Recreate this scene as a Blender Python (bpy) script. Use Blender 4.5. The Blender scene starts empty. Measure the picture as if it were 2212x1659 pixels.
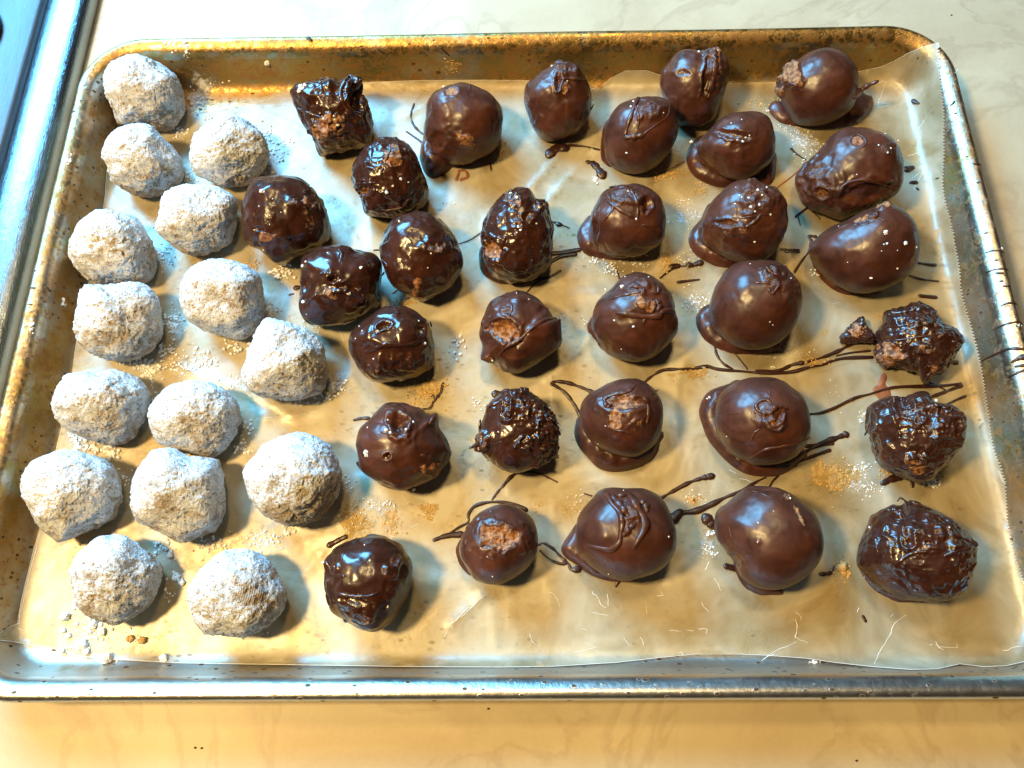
import bpy, bmesh, math, random
import numpy as np
from mathutils import Vector
from mathutils.bvhtree import BVHTree
from mathutils.geometry import delaunay_2d_cdt

# ------------------------------------------------------------------ camera, light, exposure
S = 0.01                                   # the code is written in centimetres
SC = bpy.context.scene
COL = SC.collection
CAM_ROT = (0.3573, 0.0193, -0.0039)
CAM_POS = np.array([0.4705, -15.3977, 34.1063])
FPX = 1658.0                               # focal length in pixels of a 2212 px wide picture
cam_d = bpy.data.cameras.new('camera')
cam_d.sensor_width = 36.0
cam_d.lens = FPX / 2212.0 * 36.0
cam_d.clip_start = 0.01
cam_d.clip_end = 50
cam = bpy.data.objects.new('camera', cam_d)
cam.location = CAM_POS * S
cam.rotation_euler = CAM_ROT
COL.objects.link(cam)
SC.camera = cam
SC.render.resolution_x, SC.render.resolution_y = 1024, 768
SC.view_settings.view_transform = 'Standard'
SC.view_settings.look = 'None'
SC.view_settings.exposure = -0.02
SC.view_settings.gamma = 1.0

world = bpy.data.worlds.new('World')
SC.world = world
world.use_nodes = True
wn = world.node_tree
bg = wn.nodes['Background']
bg.inputs[0].default_value = (0.46, 0.33, 0.20, 1)
bg.inputs[1].default_value = 0.06


def area(name, loc, target, sx, sy, power, col):
    d = bpy.data.lights.new(name, 'AREA')
    d.shape = 'RECTANGLE'
    d.size, d.size_y = sx * S, sy * S
    d.energy = power
    d.color = col
    o = bpy.data.objects.new(name, d)
    o.location = Vector(loc) * S
    o.rotation_euler = (Vector(target) - Vector(loc)).to_track_quat('-Z', 'Y').to_euler()
    COL.objects.link(o)
    return o


area('window_light', (-66, 88, 84), (-4, 0, 0), 78, 52, 60.0, (0.16, 0.57, 1.0))
area('ceiling_lamp', (-52, -13, 88), (-4, 0, 0), 11, 11, 15.0, (1.0, 0.71, 0.30))
area('second_ceiling_lamp', (8, 34, 120), (6, 0, 0), 14, 14, 4.5, (1.0, 0.72, 0.32))

# ------------------------------------------------------------------ helpers
rx_, ry_, rz_ = CAM_ROT
cx, sx = math.cos(rx_), math.sin(rx_)
cy, sy = math.cos(ry_), math.sin(ry_)
cz, sz = math.cos(rz_), math.sin(rz_)
ROT = (np.array([[cz, -sz, 0], [sz, cz, 0], [0, 0, 1]]) @ np.array([[cy, 0, sy], [0, 1, 0], [-sy, 0, cy]])
       @ np.array([[1, 0, 0], [0, cx, -sx], [0, sx, cx]]))
REG = dict(A=(0, 0), B=(1000, 150), C=(2000, 50), D=(2996, 50), E=(0, 950), F=(1000, 950), G=(2000, 950), H=(2996, 950),
           I=(0, 1850), J=(1000, 1850), K=(2000, 1850), L=(2996, 1850))
ZK = 0.60275 / 1.85172                     # survey pixel -> 2212 px wide photograph


def px(reg, pts):
    p = np.asarray(pts, float).reshape(-1, 2)
    if reg == 'Z':
        return p
    return np.array(REG[reg]) / 1.85172 + p * ZK


def rays(uv):
    uv = np.asarray(uv, float).reshape(-1, 2)
    d = np.stack([(uv[:, 0] - 1106) / FPX, (829.5 - uv[:, 1]) / FPX, -np.ones(len(uv))], 1)
    d = d @ ROT.T
    return d / np.linalg.norm(d, axis=1, keepdims=True)


def project(P):
    q = (P - CAM_POS) @ ROT
    return np.stack([1106 + FPX * q[:, 0] / -q[:, 2], 829.5 - FPX * q[:, 1] / -q[:, 2]], 1)


def on_plane(uv, z):
    d = rays(uv)
    t = (z - CAM_POS[2]) / d[:, 2]
    return CAM_POS + d * t[:, None]


HX, HY, CR = 22.85, 16.5, 3.3              # half width, half depth, corner radius of the tray rim


def inset(x, y):
    """distance inwards from the tray's outer outline (positive inside)"""
    qx = np.abs(x) - (HX - CR)
    qy = np.abs(y) - (HY - CR)
    return CR - (np.hypot(np.maximum(qx, 0), np.maximum(qy, 0)) + np.minimum(np.maximum(qx, qy), 0))


PROF_T = np.array([-5, -0.05, 0.0, 0.03, 0.12, 0.24, 0.36, 0.50, 0.66, 0.80, 0.88, 0.94, 1.22, 1.36, 1.5, 1.68, 1.9, 30])
PROF_Z = np.array([-0.25, -0.25, 2.12, 2.27, 2.40, 2.45, 2.44, 2.38, 2.29, 2.16, 2.0, 1.80, 0.52, 0.26, 0.11, 0.03, 0.0, 0.0])


def tray_h(x, y):
    return np.interp(inset(x, y), PROF_T, PROF_Z)


def on_tray(uv):
    out = []
    for d in rays(uv):
        z = np.linspace(3.0, -0.26, 700)
        t = (z - CAM_POS[2]) / d[2]
        P = CAM_POS + d * t[:, None]
        hit = np.nonzero(tray_h(P[:, 0], P[:, 1]) >= P[:, 2])[0]
        out.append(P[hit[0] if len(hit) else -1])
    return np.array(out)


# vectorised value noise
_rs = np.random.RandomState(5)
PERM = _rs.permutation(4096)
RV = _rs.rand(4096) * 2 - 1


def vnoise(P):
    I = np.floor(P).astype(np.int64)
    f = P - I
    f = f * f * f * (f * (f * 6 - 15) + 10)
    r = 0

    def h(a, b, c):
        return RV[PERM[(PERM[(PERM[(I[:, 0] + a) & 4095] + I[:, 1] + b) & 4095] + I[:, 2] + c) & 4095]]
    for a in (0, 1):
        for b in (0, 1):
            for c in (0, 1):
                w = (f[:, 0] if a else 1 - f[:, 0]) * (f[:, 1] if b else 1 - f[:, 1]) * (f[:, 2] if c else 1 - f[:, 2])
                r = r + w * h(a, b, c)
    return r


def fbm(P, o=3, g=0.5):
    r, a, k = 0, 1.0, 1.0
    for i in range(o):
        r = r + a * vnoise(P * k + 17.3 * i)
        a *= g
        k *= 2.03
    return r


def ridged(P, o=3):
    r, a, k = 0, 1.0, 1.0
    for i in range(o):
        r = r + a * (1 - 2 * np.abs(vnoise(P * k + 31.7 * i)))
        a *= 0.5
        k *= 2.1
    return r


def sm(x, a, b):
    t = np.clip((x - a) / (b - a), 0, 1)
    return t * t * (3 - 2 * t)


def catmull(P, n=8, closed=False):
    P = np.asarray(P, float)
    if len(P) < 3 and not closed:
        return np.array([P[0] + (P[-1] - P[0]) * t for t in np.linspace(0, 1, n + 1)])
    Q = np.vstack([P[-1], P, P[0], P[1]]) if closed else np.vstack([2 * P[0] - P[1], P, 2 * P[-1] - P[-2]])
    out = []
    m = len(P) if closed else len(P) - 1
    for i in range(m):
        p0, p1, p2, p3 = Q[i], Q[i + 1], Q[i + 2], Q[i + 3]
        for k in range(n):
            t = k / n
            out.append(0.5 * ((2 * p1) + (-p0 + p2) * t + (2 * p0 - 5 * p1 + 4 * p2 - p3) * t * t + (-p0 + 3 * p1 - 3 * p2 + p3) * t ** 3))
    if not closed:
        out.append(P[-1])
    return np.array(out)


def mesh(name, V, F, mat, parent=None, origin=None, smooth=True, attrs=None, rootpos=None):
    """V in cm (world). origin: cm point that becomes the object's own origin."""
    V = np.asarray(V, float)
    org = np.array(origin if origin is not None else (0, 0, 0), float)
    me = bpy.data.meshes.new(name)
    if isinstance(F, np.ndarray):
        k = F.shape[1]
        me.vertices.add(len(V))
        me.vertices.foreach_set('co', ((V - org) * S).astype(np.float32).ravel())
        me.loops.add(F.size)
        me.loops.foreach_set('vertex_index', F.astype(np.int32).ravel())
        me.polygons.add(len(F))
        me.polygons.foreach_set('loop_start', np.arange(0, F.size, k, dtype=np.int32))
        me.update(calc_edges=True)
    else:
        me.from_pydata([tuple(v) for v in (V - org) * S], [], F)
        me.update()
    me.polygons.foreach_set('use_smooth', np.full(len(me.polygons), smooth))
    for k, v in (attrs or {}).items():
        a = me.attributes.new(k, 'FLOAT', 'POINT')
        a.data.foreach_set('value', np.asarray(v, np.float32))
    me.materials.append(mat)
    o = bpy.data.objects.new(name, me)
    COL.objects.link(o)
    o.location = org * S
    if parent is not None:
        o.parent = parent
        o.location = (org - PIVOT[parent.name]) * S
    PIVOT[o.name] = org
    return o


PIVOT = {}


def tag(o, label=None, cat=None, group=None, kind=None):
    for k, v in (('label', label), ('category', cat), ('group', group), ('kind', kind)):
        if v:
            o[k] = v
    return o


def empty(name, loc):
    o = bpy.data.objects.new(name, None)
    o.empty_display_size = 0.01
    o.location = np.array(loc) * S
    COL.objects.link(o)
    PIVOT[o.name] = np.array(loc, float)
    return o


def tube(path, rad, flat=1.0, seg=8, nrm=None):
    """closed tube with round ends; flat squashes it along the surface normal"""
    P = np.asarray(path, float)
    n = len(P)
    rad = np.asarray(rad, float) * np.ones(n)
    T = np.gradient(P, axis=0)
    T /= np.linalg.norm(T, axis=1, keepdims=True) + 1e-9
    N = np.tile([0, 0, 1.0], (n, 1)) if nrm is None else np.asarray(nrm, float)
    Bn = np.cross(T, N)
    Bn /= np.linalg.norm(Bn, axis=1, keepdims=True) + 1e-9
    N = np.cross(Bn, T)
    rings, rr = [], []
    for k, f in ((-0.8, 0.45), (-0.45, 0.8)):
        rings.append((P[0] + T[0] * k * rad[0], 0, rad[0] * f))
    for i in range(n):
        rings.append((P[i], i, rad[i]))
    for k, f in ((0.45, 0.8), (0.8, 0.45)):
        rings.append((P[-1] + T[-1] * k * rad[-1], n - 1, rad[-1] * f))
    V = []
    for c, i, r in rings:
        for s in range(seg):
            a = 2 * math.pi * s / seg
            V.append(c + Bn[i] * math.cos(a) * r + N[i] * math.sin(a) * r * flat)
    V.append(P[0] - T[0] * rad[0])
    V.append(P[-1] + T[-1] * rad[-1])
    m = len(rings)
    F = []
    for i in range(m - 1):
        for s in range(seg):
            a, b = i * seg + s, i * seg + (s + 1) % seg
            F.append((a, b, b + seg, a + seg))
    for s in range(seg):
        F.append((m * seg, (s + 1) % seg, s))
        F.append((m * seg + 1, (m - 1) * seg + s, (m - 1) * seg + (s + 1) % seg))
    return V, F


def join(parts):
    V, F = [], []
    for v, f in parts:
        b = len(V)
        V.extend(v)
        F.extend([tuple(i + b for i in q) for q in f])
    return V, F


BLOB_EDGE = []


def blob(outline, H, w, zfun, step=0.13, namp=0.0, seed=0.0):
    """flattened mound of poured stuff inside an outline (world cm, xy)"""
    O = np.asarray(outline)[:, :2]
    mn, mx = O.min(0), O.max(0)
    gx, gy = np.meshgrid(np.arange(mn[0], mx[0], step), np.arange(mn[1], mx[1], step))
    G = np.stack([gx.ravel(), gy.ravel()], 1)
    G = G + (_rs.rand(*G.shape) - .5) * step * .4
    A, Bq = O, np.roll(O, -1, 0)

    def dist(Q):
        d = np.full(len(Q), 1e9)
        ins = np.zeros(len(Q), bool)
        for a, b in zip(A, Bq):
            ab = b - a
            t = np.clip(((Q - a) @ ab) / (ab @ ab + 1e-12), 0, 1)
            d = np.minimum(d, np.linalg.norm(Q - a - t[:, None] * ab, axis=1))
            c = ((a[1] > Q[:, 1]) != (b[1] > Q[:, 1]))
            xx = (b[0] - a[0]) * (Q[:, 1] - a[1]) / (b[1] - a[1] + 1e-12) + a[0]
            ins ^= c & (Q[:, 0] < xx)
        return d, ins
    d, ins = dist(G)
    G = G[ins & (d > step * .45)]
    vs = [Vector(p) for p in np.vstack([O, G])]
    n = len(O)
    r = delaunay_2d_cdt(vs, [(i, (i + 1) % n) for i in range(n)], [list(range(n))], 1, 1e-5)
    V2 = np.array([[v.x, v.y] for v in r[0]])
    F = [tuple(f) for f in r[2]]
    d, _ = dist(V2)
    q = 1 - np.clip(d / w, 0, 1)
    z = H * np.sqrt(np.clip(1 - q * q, 0, 1))
    P3 = np.column_stack([V2, np.zeros(len(V2))])
    if namp:
        z = z * (1 + namp * fbm(P3 * 3.0 + seed, 3))
    z0 = zfun(V2[:, 0], V2[:, 1])
    BLOB_EDGE[:] = list(np.clip(d / w, 0, 1))
    return np.column_stack([V2, z0 + z - 0.004]), F


# ------------------------------------------------------------------ materials
def newmat(name):
    m = bpy.data.materials.new(name)
    m.use_nodes = True
    nt = m.node_tree
    b = nt.nodes['Principled BSDF']
    return m, nt, b


def nd(nt, t, **kw):
    n = nt.nodes.new(t)
    for k, v in kw.items():
        if k[0] == '_':
            n.inputs[int(k[1:])].default_value = v
        elif k in n.inputs:
            n.inputs[k].default_value = v
        else:
            setattr(n, k, v)
    return n


def coords(nt, scale=(100, 100, 100), rand=True):
    tc = nd(nt, 'ShaderNodeTexCoord')
    mp = nd(nt, 'ShaderNodeMapping')
    mp.inputs['Scale'].default_value = scale
    nt.links.new(tc.outputs['Object'], mp.inputs['Vector'])
    if rand:
        oi = nd(nt, 'ShaderNodeObjectInfo')
        mu = nd(nt, 'ShaderNodeMath', operation='MULTIPLY', _1=60.0)
        nt.links.new(oi.outputs['Random'], mu.inputs[0])
        nt.links.new(mu.outputs[0], mp.inputs['Location'])
    return mp.outputs[0]


def noise(nt, vec, scale, detail=3, rough=0.5, dist=0.0):
    n = nd(nt, 'ShaderNodeTexNoise')
    n.inputs['Scale'].default_value = scale
    n.inputs['Detail'].default_value = detail
    n.inputs['Roughness'].default_value = rough
    n.inputs['Distortion'].default_value = dist
    nt.links.new(vec, n.inputs['Vector'])
    return n.outputs['Fac']


def ramp(nt, fac, stops):
    r = nd(nt, 'ShaderNodeValToRGB')
    e = r.color_ramp.elements
    while len(e) < len(stops):
        e.new(0.5)
    for i, (p, c) in enumerate(stops):
        e[i].position = p
        e[i].color = (c, c, c, 1) if isinstance(c, (int, float)) else (*c, 1)
    nt.links.new(fac, r.inputs[0])
    return r.outputs[0]


def mixc(nt, f, a, b, mode='MIX'):
    n = nd(nt, 'ShaderNodeMix', data_type='RGBA', blend_type=mode)
    for i, v in ((0, f), (6, a), (7, b)):
        if hasattr(v, 'links'):
            nt.links.new(v, n.inputs[i])
        else:
            n.inputs[i].default_value = v if i == 0 else (*v, 1)
    return n.outputs[2]


def math_(nt, op, a, b=0.0, clamp=False):
    n = nd(nt, 'ShaderNodeMath', operation=op, use_clamp=clamp)
    for i, v in ((0, a), (1, b)):
        if hasattr(v, 'links'):
            nt.links.new(v, n.inputs[i])
        else:
            n.inputs[i].default_value = v
    return n.outputs[0]


def attr(nt, name):
    a = nd(nt, 'ShaderNodeAttribute', attribute_name=name)
    return a.outputs['Fac']


def bump(nt, b, h, strength, dist):
    n = nd(nt, 'ShaderNodeBump')
    n.inputs['Strength'].default_value = strength
    n.inputs['Distance'].default_value = dist * S
    nt.links.new(h, n.inputs['Height'])
    nt.links.new(n.outputs[0], b.inputs['Normal'])
    return n


def chocolate_material(name, wet, dark=1.0):
    m, nt, b = newmat(name)
    v = coords(nt)
    big = noise(nt, v, 0.9, 5, .62, .8)
    fine = noise(nt, v, 9, 4, .6)
    c1 = (0.048 * dark, 0.0145 * dark, 0.0078 * dark)
    c2 = (0.108 * dark, 0.034 * dark, 0.0185 * dark)
    col = mixc(nt, ramp(nt, big, [(0.35, 0.0), (0.7, 1.0)]), c1, c2)
    ex = attr(nt, 'expo')
    n2 = noise(nt, v, 6, 4, .65)
    fill = mixc(nt, ramp(nt, n2, [(0.38, 0.0), (0.66, 1.0)]), (0.15, 0.045, 0.014), (0.50, 0.235, 0.09))
    exm = math_(nt, 'ADD', ex, math_(nt, 'MULTIPLY', math_(nt, 'SUBTRACT', n2, 0.5), 0.9))
    exm = ramp(nt, exm, [(0.42, 0.0), (0.6, 1.0)])
    col = mixc(nt, exm, col, fill)
    nt.links.new(col, b.inputs['Base Color'])
    ro = math_(nt, 'ADD', math_(nt, 'MULTIPLY', exm, 0.3), (0.16 if wet else 0.27))
    ro = math_(nt, 'ADD', ro, math_(nt, 'MULTIPLY', fine, 0.16))
    nt.links.new(ro, b.inputs['Roughness'])
    b.inputs['IOR'].default_value = 1.5
    b.inputs['Specular IOR Level'].default_value = 0.62 if wet else 0.5
    rg = attr(nt, 'rough')
    hh = math_(nt, 'MULTIPLY', fine, math_(nt, 'ADD', math_(nt, 'MULTIPLY', rg, 0.18 if wet else 0.6), 0.03))
    hh = math_(nt, 'ADD', hh, math_(nt, 'MULTIPLY', noise(nt, v, 1.6, 1), 0.35 if wet else 0.15))
    hh = math_(nt, 'ADD', hh, math_(nt, 'MULTIPLY', math_(nt, 'MULTIPLY', n2, exm), 0.8))
    bump(nt, b, hh, 0.8, 0.11)
    return m


M = {}
M['choc'] = chocolate_material('set chocolate', False)
M['wet'] = chocolate_material('wet chocolate', True, 0.6)
M['drip'] = chocolate_material('thin set chocolate', False, 0.5)


def powder_material():
    m, nt, b = newmat('sugar coated dough')
    v = coords(nt)
    lo = noise(nt, v, 0.55, 3, .6, .4)
    mid = noise(nt, v, 2.6, 4, .7, .3)
    hi = noise(nt, v, 9, 4, .75)
    bare = attr(nt, 'bare')
    k = math_(nt, 'ADD', math_(nt, 'MULTIPLY', lo, 0.5), math_(nt, 'MULTIPLY', mid, 0.42))
    k = math_(nt, 'ADD', k, math_(nt, 'MULTIPLY', hi, 0.30))
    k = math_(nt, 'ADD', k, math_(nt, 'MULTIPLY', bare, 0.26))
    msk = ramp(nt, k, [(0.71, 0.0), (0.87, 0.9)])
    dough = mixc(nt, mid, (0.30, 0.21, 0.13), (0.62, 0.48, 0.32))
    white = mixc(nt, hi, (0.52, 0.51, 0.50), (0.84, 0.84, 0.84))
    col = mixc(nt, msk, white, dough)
    pin = noise(nt, v, 13, 2, .5)
    col = mixc(nt, ramp(nt, math_(nt, 'ADD', pin, math_(nt, 'MULTIPLY', mid, .35)), [(0.765, 0.0), (0.86, 0.85)]), col, (0.16, 0.085, 0.04))
    nt.links.new(col, b.inputs['Base Color'])
    b.inputs['Roughness'].default_value = 0.85
    b.inputs['Specular IOR Level'].default_value = 0.15
    hh = math_(nt, 'ADD', math_(nt, 'MULTIPLY', math_(nt, 'MULTIPLY', hi, bare), 0.9), math_(nt, 'MULTIPLY', mid, 0.45))
    hh = math_(nt, 'ADD', hh, math_(nt, 'MULTIPLY', noise(nt, v, 24, 2), 0.25))
    bump(nt, b, hh, 0.9, 0.2)
    return m


M['powder'] = powder_material()


def simple(name, col, rough, spec=0.5, nscale=6, var=0.25, bmp=0.4):
    m, nt, b = newmat(name)
    v = coords(nt)
    n = noise(nt, v, nscale, 4, .6)
    nt.links.new(mixc(nt, n, tuple(c * (1 - var) for c in col), tuple(min(1, c * (1 + var)) for c in col)), b.inputs['Base Color'])
    b.inputs['Roughness'].default_value = rough
    b.inputs['Specular IOR Level'].default_value = spec
    if bmp:
        bump(nt, b, n, bmp, 0.1)
    return m


M['sugar'] = simple('sugar grains', (0.86, 0.84, 0.80), 0.6, 0.3, 12, 0.08)
M['crumb'] = simple('golden crumbs', (0.62, 0.38, 0.13), 0.6, 0.3, 9, 0.35)
M['filling'] = simple('peanut filling', (0.60, 0.36, 0.13), 0.45, 0.5, 7, 0.4, 0.9)
M['smear'] = simple('greasy filling smear', (0.56, 0.38, 0.15), 0.4, 0.5, 5, 0.4, 0.8)
M['smear'].node_tree.nodes['Principled BSDF'].inputs['Alpha'].default_value = 0.7


def dust_material(name, c1, c2, top):
    m, nt, b = newmat(name)
    v = coords(nt, rand=False)
    n = noise(nt, v, 3.2, 5, .7, .3)
    f = noise(nt, v, 16, 3, .7)
    nt.links.new(mixc(nt, f, c1, c2), b.inputs['Base Color'])
    e = attr(nt, 'edge')
    a = math_(nt, 'ADD', math_(nt, 'MULTIPLY', e, 0.55), math_(nt, 'MULTIPLY', math_(nt, 'SUBTRACT', n, .5), 2.0))
    a = math_(nt, 'ADD', a, math_(nt, 'MULTIPLY', math_(nt, 'SUBTRACT', f, .5), 0.9))
    nt.links.new(math_(nt, 'MULTIPLY', ramp(nt, a, [(0.22, 0.0), (0.62, 1.0)]), top), b.inputs['Alpha'])
    b.inputs['Roughness'].default_value = 0.7
    bump(nt, b, f, .8, .08)
    return m


M['dust'] = dust_material('sugar dust', (0.62, 0.60, 0.56), (0.84, 0.83, 0.81), 0.8)
M['stain'] = dust_material('greasy filling stain', (0.42, 0.24, 0.06), (0.66, 0.46, 0.16), 0.75)
M['redsmear'] = simple('thin chocolate smear', (0.26, 0.085, 0.035), 0.35, 0.5, 5, 0.4, 0.3)


def paper_material(name, base, alpha):
    m, nt, b = newmat(name)
    v = coords(nt, rand=False)
    n1 = noise(nt, v, 0.18, 3, .5, .5)
    n2 = noise(nt, v, 1.2, 4, .6)
    n3 = noise(nt, v, 22, 2, .5)
    gr = ramp(nt, noise(nt, v, 0.33, 4, .55, .7), [(0.36, 0.0), (0.62, 1.0)])
    nt.links.new(mixc(nt, gr, tuple(c * k for c, k in zip(base, (.84, .74, .50))), base), b.inputs['Base Color'])
    ro = math_(nt, 'ADD', math_(nt, 'MULTIPLY', n2, 0.14), 0.31)
    nt.links.new(ro, b.inputs['Roughness'])
    b.inputs['Specular IOR Level'].default_value = 1.0
    b.inputs['IOR'].default_value = 1.6
    nt.links.new(math_(nt, 'ADD', math_(nt, 'MULTIPLY', gr, 0.34), alpha - 0.27), b.inputs['Alpha'])
    hh = math_(nt, 'ADD', math_(nt, 'MULTIPLY', n1, 2.2), math_(nt, 'MULTIPLY', noise(nt, v, 0.5, 1), 0.7))
    hh = math_(nt, 'ADD', hh, math_(nt, 'MULTIPLY', n3, 0.01))
    bump(nt, b, hh, 0.75, 0.15)
    return m


M['paper'] = paper_material('waxed paper', (0.54, 0.47, 0.335), 0.70)
M['crease'] = simple('white wax crease', (0.9, 0.88, 0.84), 0.35, 0.8, 10, 0.05, 0.0)


def metal_material(name, clean, stain, amount, brushed=(1, 1, 1), rough=0.3, place=False, dirty=1.0):
    m, nt, b = newmat(name)
    v = coords(nt, rand=False)
    w = coords(nt, tuple(100 * k for k in brushed), rand=False)
    big = noise(nt, v, 0.30, 4, .62, .3)
    mid = noise(nt, v, 1.4, 4, .65, .2)
    br = noise(nt, w, 3.0, 4, .7)
    k = math_(nt, 'ADD', math_(nt, 'MULTIPLY', big, 0.62), math_(nt, 'MULTIPLY', mid, 0.38))
    if place:  # stain colour also carries painted reflections: golden far and left, cooler near side
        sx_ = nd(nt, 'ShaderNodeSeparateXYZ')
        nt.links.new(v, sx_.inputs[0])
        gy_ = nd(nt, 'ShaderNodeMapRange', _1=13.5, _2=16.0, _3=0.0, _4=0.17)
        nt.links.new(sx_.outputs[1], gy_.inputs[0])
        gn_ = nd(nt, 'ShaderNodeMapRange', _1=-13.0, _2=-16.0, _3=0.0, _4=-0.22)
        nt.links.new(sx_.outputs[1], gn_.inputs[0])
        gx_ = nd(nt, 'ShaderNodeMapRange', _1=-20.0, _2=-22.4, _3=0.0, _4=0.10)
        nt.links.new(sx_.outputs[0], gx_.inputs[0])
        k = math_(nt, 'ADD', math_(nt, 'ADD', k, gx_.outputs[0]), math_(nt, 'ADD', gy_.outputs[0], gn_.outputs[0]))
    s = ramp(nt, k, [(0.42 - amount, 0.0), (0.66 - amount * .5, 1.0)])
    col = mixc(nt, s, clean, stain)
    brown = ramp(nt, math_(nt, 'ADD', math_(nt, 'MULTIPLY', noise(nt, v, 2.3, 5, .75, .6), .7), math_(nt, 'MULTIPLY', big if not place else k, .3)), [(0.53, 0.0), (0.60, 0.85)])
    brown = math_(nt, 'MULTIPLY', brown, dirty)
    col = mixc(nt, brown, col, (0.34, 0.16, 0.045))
    vo = nd(nt, 'ShaderNodeTexVoronoi', feature='F1')
    vo.inputs['Scale'].default_value = 2.6
    vo.inputs['Randomness'].default_value = 1.0
    nt.links.new(coords(nt, (55, 100, 75), rand=False) if place else v, vo.inputs['Vector'])
    spot = ramp(nt, math_(nt, 'ADD', vo.outputs['Distance'], math_(nt, 'MULTIPLY', big, 0.32)), [(0.28, 1.0), (0.34, 0.0)])
    spot = math_(nt, 'MULTIPLY', spot, dirty)
    col = mixc(nt, spot, col, (0.09, 0.04, 0.015))
    nt.links.new(col, b.inputs['Base Color'])
    b.inputs['Metallic'].default_value = 1.0
    dirt = math_(nt, 'MAXIMUM', math_(nt, 'MULTIPLY', brown, .6), spot)
    nt.links.new(math_(nt, 'SUBTRACT', 1.0, math_(nt, 'MULTIPLY', dirt, .7)), b.inputs['Metallic'])
    ro = math_(nt, 'ADD', math_(nt, 'MULTIPLY', br, 0.18), rough - 0.05)
    ro = math_(nt, 'ADD', ro, math_(nt, 'MULTIPLY', dirt, .2), True)
    nt.links.new(ro, b.inputs['Roughness'])
    hh = math_(nt, 'ADD', math_(nt, 'MULTIPLY', br, 0.5), math_(nt, 'MULTIPLY', mid, 0.6))
    hh = math_(nt, 'ADD', hh, math_(nt, 'MULTIPLY', dirt, .3))
    bump(nt, b, hh, 0.35, 0.09)
    return m


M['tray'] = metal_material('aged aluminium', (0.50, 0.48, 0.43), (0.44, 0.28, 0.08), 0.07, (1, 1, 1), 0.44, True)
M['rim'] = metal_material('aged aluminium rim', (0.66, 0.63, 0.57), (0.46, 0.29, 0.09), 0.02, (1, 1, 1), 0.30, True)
M['steel'] = metal_material('brushed steel', (0.30, 0.34, 0.37), (0.27, 0.32, 0.35), -0.2, (8, .25, 8), 0.22, False, 0.0)
M['panel'] = metal_material('dull steel panel', (0.13, 0.13, 0.135), (0.11, 0.115, 0.125), -0.2, (8, .25, 8), 0.50, False, 0.0)


def counter_material():
    m, nt, b = newmat('cream marble laminate')
    v = coords(nt, rand=False)
    n1 = noise(nt, v, 0.10, 5, .6, .9)
    n2 = noise(nt, v, 0.11, 6, .55, 1.6)
    n3 = noise(nt, v, 5.0, 3, .6)
    col = mixc(nt, ramp(nt, n1, [(0.35, 0.0), (0.65, 1.0)]), (0.44, 0.34, 0.205), (0.55, 0.455, 0.295))
    vein = ramp(nt, n2, [(0.475, 0.0), (0.50, 1.0), (0.545, 0.0)])
    col = mixc(nt, math_(nt, 'MULTIPLY', vein, 0.38), col, (0.33, 0.23, 0.13))
    col = mixc(nt, math_(nt, 'MULTIPLY', n3, 0.12), col, (0.9, 0.85, 0.75))
    nt.links.new(col, b.inputs['Base Color'])
    b.inputs['Roughness'].default_value = 0.45
    b.inputs['Specular IOR Level'].default_value = 0.4
    bump(nt, b, n3, 0.08, 0.05)
    return m


M['counter'] = counter_material()
M['dark'] = simple('dark scorched metal', (0.05, 0.03, 0.02), 0.5, 0.4, 2, 0.4)
M['speck'] = simple('dark crumb', (0.06, 0.035, 0.02), 0.7, 0.3, 9, 0.3)

# ------------------------------------------------------------------ the counter
CZ = -0.12
xs = np.linspace(-70, 70, 29)
ys = np.linspace(-60, 70, 27)
V = [(x, y, CZ) for y in ys for x in xs]
F = [(j * 29 + i, j * 29 + i + 1, (j + 1) * 29 + i + 1, (j + 1) * 29 + i) for j in range(26) for i in range(28)]
tag(mesh('counter_top', V, F, M['counter']), kind='structure')


# ------------------------------------------------------------------ the tray
def rrect(ins_, n=20):
    """points around the rounded rectangle, moved inwards by ins_"""
    r = max(CR - ins_, 0.15)
    a, b = HX - ins_ - r, HY - ins_ - r
    out = []
    for qx, qy, a0 in ((1, 1, 0), (-1, 1, 90), (-1, -1, 180), (1, -1, 270)):
        for k in range(n + 1):
            t = math.radians(a0 + 90 * k / n)
            out.append((qx * a + r * math.cos(t), qy * b + r * math.sin(t)))
        nx = {0: (-1, 1), 90: (-1, -1), 180: (1, -1), 270: (1, 1)}[a0]
        for k in range(1, 16):               # points along the straight side towards the next corner
            p0 = np.array(out[-1]) if k == 1 else p0
            t2 = math.radians(a0 + 90)
            p1 = np.array((nx[0] * a + r * math.cos(t2), nx[1] * b + r * math.sin(t2)))
            out.append(tuple(p0 + (p1 - p0) * k / 16))
    return out


def sweep(profile):
    rings = [rrect(t) for t, z in profile]
    n = len(rings[0])
    V, F = [], []
    for R, (t, z) in zip(rings, profile):
        for (x, y) in R:
            dz = 0.02 * math.sin(x * .31 + 1) + 0.015 * math.sin(y * .43) if t < 1.3 else 0
            V.append((x, y, z + dz))
    for i in range(len(profile) - 1):
        for k in range(n):
            a, b = i * n + k, i * n + (k + 1) % n
            F.append((a, b, b + n, a + n))
    return V, F, n


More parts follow.
